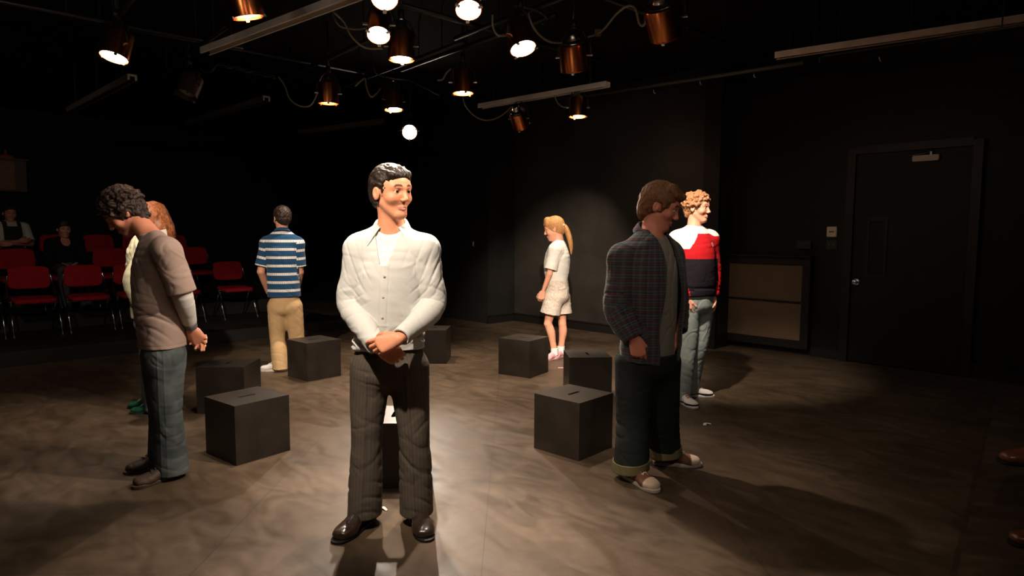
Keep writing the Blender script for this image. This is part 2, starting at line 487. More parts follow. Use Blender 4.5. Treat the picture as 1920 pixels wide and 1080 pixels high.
def hand(S, Wp, f, n, side, curl=(35, 45, 30), thumb=(30, 20), s=1.0, spread=0.0, nails=None, curls=None):
    """side 'R' or 'L'; f along the fingers, n out of the palm; returns nail points"""
    Wp = np.array(Wp, float); f = nrm(f); n = nrm(np.array(n, float) - f * np.dot(n, f))
    l = np.cross(f, n) if side == 'R' else np.cross(n, f)
    H = SDF()
    K = [(.088, .030), (.091, .010), (.086, -.010), (.078, -.028)]
    Ln = [(.040, .025, .019), (.045, .028, .020), (.042, .026, .020), (.033, .020, .018)]
    rad = [.0093, .0095, .0090, .0080]
    for i, (kf, kl) in enumerate(K):
        k0 = Wp + s * (f * .006 + l * kl * .45); k1 = Wp + s * (f * kf + l * kl - n * .002)
        H.cone(k0, k1, .0165 * s, .0112 * s, .016 * s)
        H.cone(Wp + s * (f * .03 + l * kl * .8 + n * .006), Wp + s * (f * (kf - .012) + l * kl + n * .006), .012 * s, .010 * s, .014 * s)
        cc = (curls[i] if curls else curl); ang = 0.0; p = k1; r = rad[i] * s
        lat = l * math.sin(math.radians(spread * (1.5 - i)))
        for j in range(3):
            ang += math.radians(cc[j] * (1 + .06 * i))
            d = nrm(f * math.cos(ang) + n * math.sin(ang) + lat * math.cos(ang)); q = p + d * Ln[i][j] * s
            H.cone(p, q, r, r * .93, .0035 * s if j == 0 else .001)
            p = q; r *= .93
        if nails is not None: nails.append((p + (-n * math.cos(ang) + f * math.sin(ang)) * r * .9, .006 * s))
    t0 = Wp + s * (f * .018 + l * .022 + n * .004); t1 = Wp + s * (f * .050 + l * .045 + n * .016)
    H.cone(t0, t1, .0165 * s, .0125 * s, .012 * s)
    a = math.radians(thumb[0]); b = math.radians(thumb[0] + thumb[1])
    d1 = nrm(f * .75 + l * .5 * math.cos(a) + n * .9 * math.sin(a) - l * .3 * math.sin(a)); t2 = t1 + d1 * .034 * s
    d2 = nrm(f * .85 + n * .9 * math.sin(b) - l * .35 * math.sin(b) + l * .2 * math.cos(b)); t3 = t2 + d2 * .026 * s
    H.cone(t1, t2, .0118 * s, .0108 * s, .004 * s); H.cone(t2, t3, .0108 * s, .0092 * s, .002 * s)
    if nails is not None: nails.append((t3 + l * .007 * s, .006 * s))
    S.sdf(H, .008 * s)

class Fig:
    """joints in world metres; az = body facing; everything becomes children of one Empty"""
    def __init__(g, name, base, label, az, J, head, hscale=1.0, bw=1.0, bd=1.0, az_hip=None, group=None, cat='person'):
        g.o = empty(name, base); g.base = np.array(base, float); tag(g.o, label, cat, group)
        g.J = {k: np.array(v, float) for k, v in J.items()}
        g.Rs = facing(az); g.Rh = facing(az_hip if az_hip is not None else az)
        g.bw, g.bd = bw, bd
        g.hc = np.array(head[0], float); g.hR = facing(*head[1:]); g.hs = hscale
        g.nails = []; g.hands = []; g.trap = 0.0
    def spine(g):
        P, N = g.J['pel'], g.J['neck']; out = []
        bend = g.J.get('mid')
        for fr, w, d, fw in ((-.13, .105, .080, .0), (0, .155, .105, .0), (.25, .142, .104, .008), (.5, .150, .112, .012), (.72, .165, .118, .006), (.88, .145, .094, .0), (.99, .065, .060, .0)):
            c = P + (N - P) * fr
            if bend is not None: c = c + (bend - (P + N) / 2) * max(0, 1 - (2 * fr - 1) ** 2)
            u = nrm(g.Rh[:, 0] * (1 - max(0, min(1, fr))) + g.Rs[:, 0] * max(0, min(1, fr)))
            out.append((c + g.Rs[:, 1] * fw, w, d, u))
        return out
    def torso(g, S, m=0.0, lo=0, hi=7, ext=None, k=.02, mul=None, shoulder=True):
        st = g.spine()[lo:hi]
        pts = [a[0] for a in st]; us = [a[3] for a in st]
        rad = [((a[1] * g.bw) + m, (a[2] * g.bd) + m) for a in st]
        if mul: rad = [(r[0] * q[0], r[1] * q[1]) for r, q in zip(rad, mul[lo:hi])]
        if ext is not None:
            pts = [np.array(ext[0])] + pts; us = [us[0]] + us; rad = [ext[1]] + rad
        S.tube(pts, rad, us, k=k, sub=3)
        if shoulder:
            N = g.J['neck']; top = g.spine()[5][0]
            for sd in 'RL':
                sh = g.J['sh' + sd]; x = 1 if sd == 'R' else -1
                S.cone(top + g.Rs[:, 0] * x * .06, sh, .055 + m, .052 + m, .04)
                S.cone(N + np.array([0, 0, .022 + g.trap]) + g.Rs[:, 0] * x * .02, sh * .8 + N * .2 + np.array([0, 0, .004]), .028 + m * .3, .036 + m, .035)
    def body(g, h=.004, skin=(.6, .33, .22), brow=(.05, .03, .02), lip=(.5, .2, .17), face=True, arm=1.0, legs=True, leg=1.0, mat_name=None, feet=True):
        S = SDF(); J = g.J
        g.torso(S, -.012)
        nb = g.hc + g.hR @ (np.array([0, -.022, -.045]) * g.hs)
        N = J['neck']
        S.tube([N - np.array([0, 0, .03]), N * .5 + nb * .5 + g.Rs[:, 1] * .0, nb], [(.066 * g.hs, .062 * g.hs), (.054 * g.hs, .055 * g.hs), (.054 * g.hs, .056 * g.hs)], g.hR[:, 0], k=.025, sub=3)
        add_head(S, g.hc, g.hR, g.hs, face)
        for sd in 'RL':
            if 'el' + sd in J:
                S.cone(J['sh' + sd], J['el' + sd], .050 * arm, .038 * arm, .03)
                e, w = J['el' + sd], J['wr' + sd]
                S.tube([e, e * .65 + w * .35, w], [(.038 * arm, .038 * arm), (.037 * arm, .034 * arm), (.0265 * arm, .022 * arm)], g.hands_u.get(sd, g.Rs[:, 0]) if hasattr(g, 'hands_u') else g.Rs[:, 0], k=.012, sub=3)
            if legs and 'kn' + sd in J:
                hp, kn, an = J['hp' + sd], J['kn' + sd], J['an' + sd]
                S.cone(hp, kn, .080 * leg, .052 * leg, .03)
                bk = -g.Rh[:, 1] * .012
                S.tube([kn, kn * .7 + an * .3 + bk, kn * .35 + an * .65 + bk * .4, an], [(.050 * leg, .052 * leg), (.052 * leg, .056 * leg), (.038 * leg, .042 * leg), (.033, .038)], g.Rh[:, 0], k=.012, sub=3)
                if feet:
                    td = nrm(J['toe' + sd] - np.array([an[0], an[1], J['toe' + sd][2]]))
                    fl = np.array([an[0], an[1], g.ground(sd)])
                    S.cone(fl + np.array([0, 0, .045]) - td * .03, fl + td * .12 + np.array([0, 0, .035]), .030, .024, .02)
        for a in g.hands: hand(S, *a[0], nails=g.nails, **a[1])
        lo, hi = S.bounds()
        V, Fq = surface(S.eval, lo, hi, h)
        col = head_tint(V, skin, g.hc, g.hR, g.hs, brow, lip)
        for p, r in g.nails:
            w = np.clip(1.3 - np.linalg.norm(V - p, axis=1) / r, 0, 1)[:, None]
            col = col * (1 - w * .6) + np.array([.85, .55, .47]) * w * .6
        g.S_body = S
        return np_mesh('body', V, Fq, MATS['skin'], g.o, g.base, {'tint': col})
    def ground(g, sd): return g.J['an' + sd][2] - .09
    def eyes(g, iris=(.06, .03, .015), gaze=(0, 0)):
        for x in (-1, 1):
            mb = MB(); mb.lathe([(0, .0128), (.0028, .0126), (.0055, .0121), (.0075, .0108), (.0105, .0073), (.0128, 0), (.0105, -.0073), (.006, -.0113), (0, -.0128)], 20)
            e = mb.build('eye', eye_mat(iris), g.o, True)
            gz = facing(0)  # placeholder frame
            a, b = math.radians(gaze[0]), math.radians(gaze[1])
            fw = g.hR @ np.array([math.sin(a), math.cos(a) * math.cos(b), math.sin(b)]); rt = nrm(np.cross(fw, g.hR[:, 2])); up = np.cross(rt, fw)
            c = g.hc + g.hR @ (np.array([x * .031, .0690, 0]) * g.hs) - g.base
            M = Matrix([[rt[i] * g.hs, up[i] * g.hs, fw[i] * g.hs, c[i]] for i in range(3)] + [[0, 0, 0, 1]])
            # lathe axis z -> forward
            e.matrix_local = Matrix([[rt[i] * g.hs, -up[i] * g.hs, fw[i] * g.hs, c[i]] for i in range(3)] + [[0, 0, 0, 1]]) if False else M
    def mesh(g, name, S, m, h=.005, disp=None, attrs=None, parent=None, lo=None, hi=None, post=None):
        a, b = S.bounds()
        V, Fq = surface(S.eval, a if lo is None else lo, b if hi is None else hi, h)
        if disp is not None:
            Nn = vnormals(V, Fq); V0 = V; V = V + Nn * disp(V)[:, None]
        if post is not None: V = post(V)
        at = None
        if attrs: at = attrs(V[Fq.ravel()], np.repeat(V[Fq].mean(1), 4, 0)) if getattr(attrs, 'per_corner', False) else attrs(V)
        o = np_mesh(name, V, Fq, m, g.o if parent is None else parent, g.base if parent is None else np.zeros(3), at)
        return o
    def sleeve(g, sd, r0=.062, r1=.052, r2=.044, to='wrist', frac=1.0, sag=.008, end=None, k=.03, hollow=.035, wall=.010):
        J = g.J; sh, el, wr = J['sh' + sd], J['el' + sd], J['wr' + sd]
        A = SDF(); A.r0 = r0; dn = np.array([0, 0, -sag])
        if to == 'wrist':
            e = el + (wr - el) * frac
            A.tube([sh, (sh + el) / 2, el, el * .5 + e * .5 + dn, e + nrm(wr - el) * .02], [(r0, r0), (r0 * .55 + r1 * .45, r0 * .55 + r1 * .45), (r1, r1), ((r1 + r2) / 2 * 1.04,) * 2, (r2, r2)], nrm(np.cross(wr - el, [0.3, .2, 1])), k=0, sub=3)
            A.cut(e, wr - el, hollow, wall)
        else:
            e = sh + (el - sh) * frac
            A.tube([sh, sh * .5 + e * .5, e + nrm(el - sh) * .03], [(r0, r0), ((r0 + r1) / 2,) * 2, (r1, r1)], nrm(np.cross(el - sh, [0.3, 1, .2])), k=0, sub=3)
            A.cut(e, el - sh, hollow, wall)
        return A
    def arm(g, T, sd, A):
        sh, el = g.J['sh' + sd], g.J['el' + sd]; r0 = A.r0
        st = SDF(); st.cone(sh, sh + (el - sh) * .28, r0, r0 * .93); T.sdf(st, .045)
        T.sdf(A, .010)
    def legs_sdf(g, r=(.098, .076, .078), top=None, hem=.03, crotch=-.09, mid_bulge=0.0, seatd=1.0, hipw=None, hem_fr=None, cutn=None):
        J = g.J; S = SDF(); P = J['pel']
        hw, hd = .165 * g.bw if hipw is None else hipw, .125 * g.bd * seatd
        S.tube([P + np.array([0, 0, -.05]), P + np.array([0, 0, .03]), P + np.array([0, 0, .13]) if top is None else top],
               [(hw, hd), (hw * .99, hd * .98), (hw * .88, hd * .86)], g.Rh[:, 0], k=0, sub=3)
        for sd in 'RL':
            hp, kn, an = J['hp' + sd], J['kn' + sd], J['an' + sd]
            L = SDF()
            if hem_fr is None:
                e = np.array([an[0], an[1], g.ground(sd) + hem])
                L.tube([hp, hp * .5 + kn * .5, kn, kn * .5 + an * .5, e + np.array([0, 0, -.02])], [(r[0], r[0] * 1.05), (r[0] * .6 + r[1] * .4,) * 2, (r[1], r[1]), ((r[1] + r[2]) / 2,) * 2, (r[2], r[2] * 1.12)], g.Rh[:, 0], k=0, sub=3)
                L.cut(e, cutn if cutn is not None else (0, 0, -1), .05, .010)
            else:
                e = hp + (kn - hp) * hem_fr
                L.tube([hp, e + (kn - hp) * .05], [(r[0], r[0] * 1.08), (r[1], r[1] * 1.08)], g.Rh[:, 0], k=0)
                L.cut(e, (kn - hp), .06, .006)
            S.sdf(L, .035)
        return S
    # ---- shoes
    def shoe(g, sd, style, cols, size=1.0, name='shoe', lift=0.0):
        """cols: upper, sole, toe cap / accent, lace"""
        J = g.J; an = J['an' + sd]; gz = g.ground(sd) + lift; td = J['toe' + sd] - an; td[2] = 0; td = nrm(td); up = np.array([0, 0, 1.0]); rt = np.cross(td, up)
        o = np.array([an[0], an[1], gz]) - td * .055 * size; s = size; x = 1 if sd == 'R' else -1
        T = lambda a, b, c: o + s * (td * a + rt * b * x + up * c)
        R = np.stack([rt * x, td, up], 1)
        U = SDF()
        U.ell(T(.045, 0, .05), np.array((.036, .048, .048)) * s, R, 0)
        U.cone(T(.055, 0, .06), T(.058, 0, .085 if style != 'boot' else .13), .038 * s, .038 * s, .02)
        U.tube([T(.06, 0, .062), T(.12, 0, .050), T(.18, -.003, .034), T(.235, -.006, .028)], [(.034 * s, .036 * s), (.037 * s, .036 * s), (.043 * s, .028 * s), (.034 * s, .020 * s)], rt, k=.02)
        U.ell(T(.195, -.003, .028), np.array((.046, .058, .026 if style != 'sneaker' else .030)) * s, R, .02)
        U.cut(T(0, 0, .014), (0, 0, -1), 0)
        U.cut(T(.055, 0, .095 if style != 'boot' else .14), (0, 0, 1), .02, .005)
        up_c, sole_c, cap_c, lace_c = cols
        def tint(V):
            q = (V - o) @ R / s; c = np.tile(np.array(up_c, float), (len(V), 1))
            if style == 'sneaker':
                w = np.clip((q[:, 1] - .198) / .004, 0, 1)[:, None]; c = c * (1 - w) + np.array(cap_c) * w
                w = np.clip(1.3 - np.abs((q[:, 1] - .085) - .25 * (q[:, 2] - .02) - .012 * np.sin((q[:, 2] - .02) * 90)) / .004, 0, 1) * (q[:, 2] > .025) * (q[:, 2] < .058) * (q[:, 0] > 0.02)
                c = c * (1 - w[:, None]) + np.array(lace_c) * w[:, None]
                w = np.clip(1.3 - np.abs((q[:, 1] - .105) + .25 * (q[:, 2] - .02)) / .004, 0, 1) * (q[:, 2] > .025) * (q[:, 2] < .055) * (q[:, 0] > 0.02)
                c = c * (1 - w[:, None]) + np.array(lace_c) * w[:, None]
            if style == 'trainer':
                w = ((q[:, 2] < .036) & (q[:, 1] > -.01)).astype(float)[:, None]; c = c * (1 - w) + np.array(cap_c) * w
            return {'tint': c}
        ob = g.mesh(name, U, MATS['shoe_' + ({'dress': 'leather', 'boot': 'suede'}.get(style, 'canvas'))], .004 if size > .5 else .005,
                    attrs=tint, disp=(lambda V: .0012 * ridge(V @ R * np.array([40, 160, 60]), 2.0) * (((V - o) @ R)[:, 1] > .08)) if style in ('dress', 'boot') else None)
        # sole: outline swept to a welt
        prof = [(-.002, .0), (.0, .022), (.02, .032), (.06, .035), (.10, .034), (.15, .042), (.19, .048), (.225, .045), (.25, .034), (.263, .016), (.266, 0)]
        prof = [(float(p[0]), max(0.0, float(p[1]))) for p in curve_pts([(a, b) for a, b in prof], 4)]
        mb = MB(); th = .020 if style != 'dress' else .014
        out = [(a, b) for a, b in prof] + [(a, -b) for a, b in prof[-2:0:-1]]
        out = [(a, b * .90 - .004 * math.sin(min(1, max(0, a / .26)) * PI)) for a, b in out]
        rings = []
        for zz, gr in ((0, -.001), (.004, .001), (th - .003, .001), (th, -.002)):
            ring = []
            for a, b in out:
                cc = np.array([a - .13, b]); cc = cc * (1 + gr / .05); ring.append(mb.bm.verts.new(Vector(T(cc[0] + .13, cc[1], zz) - g.base)))
            rings.append(ring)
        n = len(out)
        for A, B in zip(rings, rings[1:]):
            for i in range(n): mb.bm.faces.new((A[i], A[(i + 1) % n], B[(i + 1) % n], B[i]))
        mb.bm.faces.new(rings[0]); mb.bm.faces.new(rings[-1])
        so = mb.build('sole', flat('sole', sole_c, .55), ob, 'auto')
        if style in ('sneaker', 'trainer', 'boot'):
            lb = MB()
            for i in range(4):
                a = .100 + .021 * i; z = .1045 - .0092 * i
                lb.tube([T(a - .004, -.018, z - .007) - g.base, T(a, -.008, z - .001) - g.base, T(a + .004, .008, z - .001) - g.base, T(a + .010, .018, z - .010) - g.base], .0028 * s, 6)
                lb.tube([T(a + .010, -.018, z - .014) - g.base, T(a + .003, 0, z) - g.base, T(a - .004, .018, z - .010) - g.base], .0026 * s, 6)
            if style == 'sneaker':
                lb.tube([T(.105, 0, .106) - g.base, T(.10, .02, .116) - g.base, T(.120, .040, .088) - g.base, T(.122, .012, .102) - g.base], .0025 * s, 6)
                lb.tube([T(.105, 0, .106) - g.base, T(.12, -.02, .108) - g.base, T(.140, -.036, .074) - g.base], .0025 * s, 6)
            lb.build('laces', flat('laces', lace_c, .8), ob)
        return ob
    # ---- hair
    def hair(g, style, m, h=.004, thick=.010, parent=None):
        S = SDF(); s = g.hs; R = g.hR; c = g.hc
        T = lambda p: c + R @ (np.array(p, float) * s)
        E = lambda p, r, k=0.01, mode='add': S.ell(T(p), np.array(r) * s, R, k * s, mode)
        Cn = lambda a, b, ra, rb, k=0.01, mode='add': S.cone(T(a), T(b), ra * s, rb * s, k * s, mode)
        t = thick; rnd = random.Random(7)
        E((0, -.018, .034), (.074 + t, .092 + t, .082 + t), 0)
        E((0, -.060, -.020), (.058 + t * .6, .048 + t * .6, .062), .03)
        if style == 'short':
            Cn((-.042, .060, .070), (.042, .060, .070), .017, .017, .02)
            Cn((-.02, .040, .090), (.02, .040, .090), .016, .016, .03)
            for x in (-1, 1): Cn((x * .068, .018, .02), (x * .071, .014, -.012), .010, .006, .012)
        if style in ('fringe',):
            for i in range(9):
                x = -.052 + .013 * i; Cn((x, .030, .100), (x + .008, .096 - abs(x) * .6, .076 + .006 * math.sin(i * 2)), .022, .011, .016)
            for x in (-1, 1): Cn((x * .070, .020, .03), (x * .074, .012, -.022), .014, .009, .015)
            E((0, -.07, -.055), (.055, .035, .045), .03)
        if style == 'curly' or style == 'mop':
            big = style == 'mop'
            n = 260 if big else 190
            for i in range(n):
                zz = rnd.uniform(-.15 if big else -.25, 1.0); a = rnd.uniform(0, 2 * PI); rr = math.sqrt(1 - min(1, zz * zz))
                q = np.array([math.cos(a) * rr, math.sin(a) * rr, zz])
                if big and q[2] < .2 and rnd.random() < .0: continue
                p = np.array([0, -.018, .034]) + q * np.array([.080 + t * .8, .098 + t * .8, .086 + t * .8])
                if p[1] > .045 and p[2] < (.055 if not big else .045): continue
                rr_ = rnd.uniform(.009, .015) if not big else rnd.uniform(.010, .018)
                S.ell(T(p), np.array([rr_ * s] * 3), None, .005 * s)
            for i in range(26 if big else 14):
                a = rnd.uniform(-1.1, 1.1) if not big else rnd.uniform(-1.35, 1.35); p = np.array([math.sin(a) * .066, -.02 - math.cos(a) * .075, rnd.uniform(-.085, -.01)])
                S.ell(T(p), np.array([rnd.uniform(.012, .020) * s] * 3), None, .005 * s)
        # face and ears stay free
        S.ell(T((0, .105, -.035)), np.array((.092, .098, .100 if style != 'fringe' else .092)) * s, R, .006 * s, 'sub')
        S.ell(T((0, .03, -.135)), np.array((.10, .085, .09)) * s, R, .006 * s, 'sub')
        if style in ('short', 'fringe', 'curly'):
            for x in (-1, 1): S.ell(T((x * .088, .002, -.012)), np.array((.028, .024, .034)) * s, R, .006 * s, 'sub')
        if style == 'mop':
            for i in range(16):
                a = -.9 + 1.8 * i / 15
                S.ell(T((math.sin(a) * .062, math.cos(a) * .080 - .012, .062 + rnd.uniform(-.012, .010))), np.array([.019 * s] * 3), None, .005 * s)
        if style in ('long', 'tied'):
            for x in (-1, 1): S.ell(T((x * .088, .012, -.016)), np.array((.02, .016, .02)) * s, R, .006 * s, 'sub') if style == 'tied' else None
        if style == 'tied':
            for i in range(8):
                x = -.052 + .015 * i; Cn((x * .7, .045, .096), (x * 1.1, .080 - abs(x) * .5, .054 + .006 * math.sin(i * 2.3)), .020, .006, .03)
        def disp(V):
            q = (V - c) @ R / s
            if style == 'short': return (.0034 * (1 - 2 * np.abs(wob(q * np.array([150, 60, 80]), 1.0))).clip(-.7, 1) + .0018 * wob(q * np.array([380, 160, 200]), 3)) * s
            if style == 'fringe': return (.0030 * (1 - 2 * np.abs(wob(q * np.array([140, 50, 60]), 5.0))).clip(-.7, 1) + .0035 * ridge(q * np.array([130, 45, 50]), 1.0) + .002 * wob(q * 60, 3)) * s
            if style in ('curly', 'mop'): return (.0045 * (1 - 2.2 * np.abs(wob(q * 120, 1.0))).clip(-.6, 1) + .003 * wob(q * 75, 3)) * s
            return (.0022 * ridge(q * np.array([170, 60, 40]), 1.0)) * s
        g.S_hair = S
        return g.mesh('hair', S, m, h, disp)

def eye_mat(iris):
    key = 'eye_%.2f_%.2f' % (iris[0], iris[2])
    if key in MATS: return MATS[key]
    m, N, L, b = node_mat(key, 0.08, 0.6)
    tc = N.new('ShaderNodeTexCoord'); sp = N.new('ShaderNodeSeparateXYZ'); L.new(tc.outputs['Object'], sp.inputs[0])
    x2 = N.new('ShaderNodeMath'); x2.operation = 'MULTIPLY'; L.new(sp.outputs[0], x2.inputs[0]); L.new(sp.outputs[0], x2.inputs[1])
    y2 = N.new('ShaderNodeMath'); y2.operation = 'MULTIPLY_ADD'; L.new(sp.outputs[1], y2.inputs[0]); L.new(sp.outputs[1], y2.inputs[1]); L.new(x2.outputs[0], y2.inputs[2])
    sq = N.new('ShaderNodeMath'); sq.operation = 'SQRT'; L.new(y2.outputs[0], sq.inputs[0])
    r = N.new('ShaderNodeValToRGB'); mr = N.new('ShaderNodeMath'); mr.operation = 'DIVIDE'; mr.inputs[1].default_value = .0128
    L.new(sq.outputs[0], mr.inputs[0]); L.new(mr.outputs[0], r.inputs[0])
    e = r.color_ramp.elements; e[0].position = 0.0; e[0].color = (.003, .003, .003, 1); e[1].position = .62; e[1].color = (.62, .56, .52, 1)
    for p, c in ((.20, (.003, .003, .003)), (.25, iris), (.48, iris), (.52, tuple(x * .4 for x in iris)), (.56, (.62, .56, .52))):
        k = e.new(p); k.color = (*c, 1)
    L.new(r.outputs[0], b.inputs['Base Color'])
    return m
def flat(nm, col, rough=.6, **kw):
    return mat('%s_%.3f_%.3f_%.3f' % (nm, *col), col, rough, **kw)

def tint_mat(name, rough, spec, bump=0.1):
    m, N, L, b = node_mat(name, rough, spec)
    a = N.new('ShaderNodeAttribute'); a.attribute_name = 'tint'; L.new(a.outputs['Color'], b.inputs['Base Color'])
    cloth_bump(N, L, b, bump, 700)
    return m
skin_mat(); tint_mat('shoe_leather', .28, .6, .03); tint_mat('shoe_suede', .62, .3, .3); tint_mat('shoe_canvas', .8, .2, .25)
tint_mat('cloth', .85, .15, .18)

def hair_mat(name, col, col2, rough=.45, scale=(220, 60, 40), spec=.6):
    m, N, L, b = node_mat(name, rough + .08, spec * .55)
    tc = N.new('ShaderNodeTexCoord'); mp = N.new('ShaderNodeMapping'); mp.inputs['Scale'].default_value = scale
    L.new(tc.outputs['Object'], mp.inputs[0])
    n = N.new('ShaderNodeTexNoise'); n.inputs['Scale'].default_value = 1.0; n.inputs['Detail'].default_value = 5; n.inputs['Distortion'].default_value = 1.2
    L.new(mp.outputs[0], n.inputs['Vector'])
    r = N.new('ShaderNodeValToRGB'); e = r.color_ramp.elements; e[0].position = .35; e[0].color = (*col, 1); e[1].position = .68; e[1].color = (*col2, 1)
    L.new(n.outputs[0], r.inputs[0]); L.new(r.outputs[0], b.inputs['Base Color'])
    bp = N.new('ShaderNodeBump'); bp.inputs['Strength'].default_value = .65; bp.inputs['Distance'].default_value = .005
    L.new(n.outputs[0], bp.inputs['Height']); L.new(bp.outputs[0], b.inputs['Normal'])
    return m

def fold(V, c, across, along, wl, amp, r, phase=0.0, curve=0.0, sharp=1.6):
    """a patch of a few irregular cloth folds around c: soft backs between narrow creases that wander and die out"""
    q = V - np.array(c); a = nrm(across); b = nrm(along); sd = 3.1 * phase + 40 * wl
    x = q @ a; y = q @ b
    w = np.exp(-((q * q).sum(1)) / (r * r))
    m = np.clip(.55 + .9 * wob(q * 13.0, sd), 0, 1.3)
    ph = (x + curve * y * y) / (wl * 1.35) + phase + .42 * wob(q * 9.0, sd + 2.0)
    s_ = np.abs(np.sin(ph * PI))
    return 1.05 * amp * w * m * (np.minimum(s_ * 1.5, 1) ** .8 - .62)

def collar(g, name, m, c, R, rx, ry, open_deg, h=.034, fall=.040, tip=.045, spread=.02, th=.0025, tiltf=0.0):
    """a turned-down shirt collar: band round the neck with the fall folded outwards and pointed at the front"""
    V = []; na = 41; prof = 7
    a0 = math.radians(180 - open_deg / 2)
    for i in range(na):
        a = -a0 + 2 * a0 * i / (na - 1)     # 0 = nape
        e = abs(a) / a0; ex = e ** 6
        dx, dy = math.sin(a), -math.cos(a)
        for j in range(prof):
            if j == 0: rr, z = 0.0, -h * .9
            elif j == 1: rr, z = .001, -h * .3
            elif j == 2: rr, z = .003, 0.004
            elif j == 3: rr, z = .008, .005
            else:
                t = (j - 3) / (prof - 4); rr = .010 + .018 * t + ex * spread * t; z = .004 - (fall + ex * tip) * t
            sx = (1 + .0 * e)
            x = dx * (rx + rr) * sx + math.copysign(ex * spread * .8 * max(0, (j - 3)) / (prof - 4), a); y = dy * (ry + rr) + ex * .012 * max(0, j - 3) / (prof - 4)
            z = z - .012 * (1 - math.cos(a)) * .5 * 2 * tiltf - (.035 * e * e) * tiltf
            V.append(np.array(c) + R @ np.array([x, y, z]))
    Fq = [(i * prof + j, (i + 1) * prof + j, (i + 1) * prof + j + 1, i * prof + j + 1) for i in range(na - 1) for j in range(prof - 1)]
    o = np_mesh(name, np.array(V), np.array(Fq), m, g.o, g.base)
    md = o.modifiers.new('thickness', 'SOLIDIFY'); md.thickness = th; md.offset = 0
    md = o.modifiers.new('smooth', 'SUBSURF'); md.levels = 1; md.render_levels = 1
    return o

# ------------------------------------------------------------------ surface materials of the room
def floor_mat():
    m, N, L, b = node_mat('floor_paint', .55, .32)
    tc = N.new('ShaderNodeTexCoord')
    n1 = N.new('ShaderNodeTexNoise'); n1.inputs['Scale'].default_value = 1.1; n1.inputs['Detail'].default_value = 8; n1.inputs['Roughness'].default_value = .62
    L.new(tc.outputs['Object'], n1.inputs['Vector'])
    r1 = N.new('ShaderNodeValToRGB'); e = r1.color_ramp.elements; e[0].position = .3; e[0].color = (.054, .036, .0215, 1); e[1].position = .72; e[1].color = (.112, .076, .047, 1)
    L.new(n1.outputs[0], r1.inputs[0])
    # brushed smears and dusty patches
    mp = N.new('ShaderNodeMapping'); mp.inputs['Scale'].default_value = (2.0, 4.5, 1); mp.inputs['Rotation'].default_value = (0, 0, .7); L.new(tc.outputs['Object'], mp.inputs[0])
    n2 = N.new('ShaderNodeTexNoise'); n2.inputs['Scale'].default_value = 1.3; n2.inputs['Detail'].default_value = 7; n2.inputs['Distortion'].default_value = 1.5; L.new(mp.outputs[0], n2.inputs['Vector'])
    r2 = N.new('ShaderNodeMapRange'); r2.inputs[1].default_value = .35; r2.inputs[2].default_value = .75; r2.inputs[3].default_value = .82; r2.inputs[4].default_value = 1.28; L.new(n2.outputs[0], r2.inputs[0])
    sc = N.new('ShaderNodeVectorMath'); sc.operation = 'SCALE'; L.new(r1.outputs[0], sc.inputs[0]); L.new(r2.outputs[0], sc.inputs['Scale'])
    # thin joints between the hardboard sheets, parallel to the walls
    mp3 = N.new('ShaderNodeMapping'); mp3.inputs['Rotation'].default_value = (0, 0, PI / 4); L.new(tc.outputs['Object'], mp3.inputs[0])
    br = N.new('ShaderNodeTexBrick'); br.inputs['Scale'].default_value = 1.0; br.inputs['Mortar Size'].default_value = .0028; br.inputs['Brick Width'].default_value = 2.44; br.inputs['Row Height'].default_value = 1.22
    br.inputs['Color1'].default_value = (1, 1, 1, 1); br.inputs['Color2'].default_value = (.96, .96, .96, 1); br.inputs['Mortar'].default_value = (.55, .55, .55, 1)
    L.new(mp3.outputs[0], br.inputs['Vector'])
    mu = N.new('ShaderNodeVectorMath'); mu.operation = 'MULTIPLY'; L.new(sc.outputs[0], mu.inputs[0]); L.new(br.outputs['Color'], mu.inputs[1])
    # paint flecks
    vo = N.new('ShaderNodeTexVoronoi'); vo.inputs['Scale'].default_value = 3.2; vo.inputs['Randomness'].default_value = 1.0; L.new(tc.outputs['Object'], vo.inputs['Vector'])
    lt = N.new('ShaderNodeMath'); lt.operation = 'LESS_THAN'; lt.inputs[1].default_value = .014; L.new(vo.outputs['Distance'], lt.inputs[0])
    mx = N.new('ShaderNodeMix'); mx.data_type = 'RGBA'; L.new(lt.outputs[0], mx.inputs['Factor']); L.new(mu.outputs[0], mx.inputs['A']); mx.inputs['B'].default_value = (.30, .26, .22, 1)
    n5 = N.new('ShaderNodeTexNoise'); n5.inputs['Scale'].default_value = 17; n5.inputs['Detail'].default_value = 9; n5.inputs['Roughness'].default_value = .7; L.new(tc.outputs['Object'], n5.inputs['Vector'])
    r5 = N.new('ShaderNodeMapRange'); r5.inputs[1].default_value = .3; r5.inputs[2].default_value = .7; r5.inputs[3].default_value = .80; r5.inputs[4].default_value = 1.18; L.new(n5.outputs[0], r5.inputs[0])
    s5 = N.new('ShaderNodeVectorMath'); s5.operation = 'SCALE'; L.new(mx.outputs['Result'], s5.inputs[0]); L.new(r5.outputs[0], s5.inputs['Scale'])
    L.new(s5.outputs[0], b.inputs['Base Color'])
    rr = N.new('ShaderNodeMapRange'); rr.inputs[1].default_value = .3; rr.inputs[2].default_value = .7; rr.inputs[3].default_value = .36; rr.inputs[4].default_value = .58; L.new(n2.outputs[0], rr.inputs[0]); L.new(rr.outputs[0], b.inputs['Roughness'])
    bp = N.new('ShaderNodeBump'); bp.inputs['Strength'].default_value = .08; bp.inputs['Distance'].default_value = .01; L.new(n2.outputs[0], bp.inputs['Height']); L.new(bp.outputs[0], b.inputs['Normal'])
    return m
M_floor = floor_mat()
M_wall = mat('wall_black', (.032, .028, .022), .45, var=.35, vscale=1.6, bump=.12, bscale=14, spec=.35)
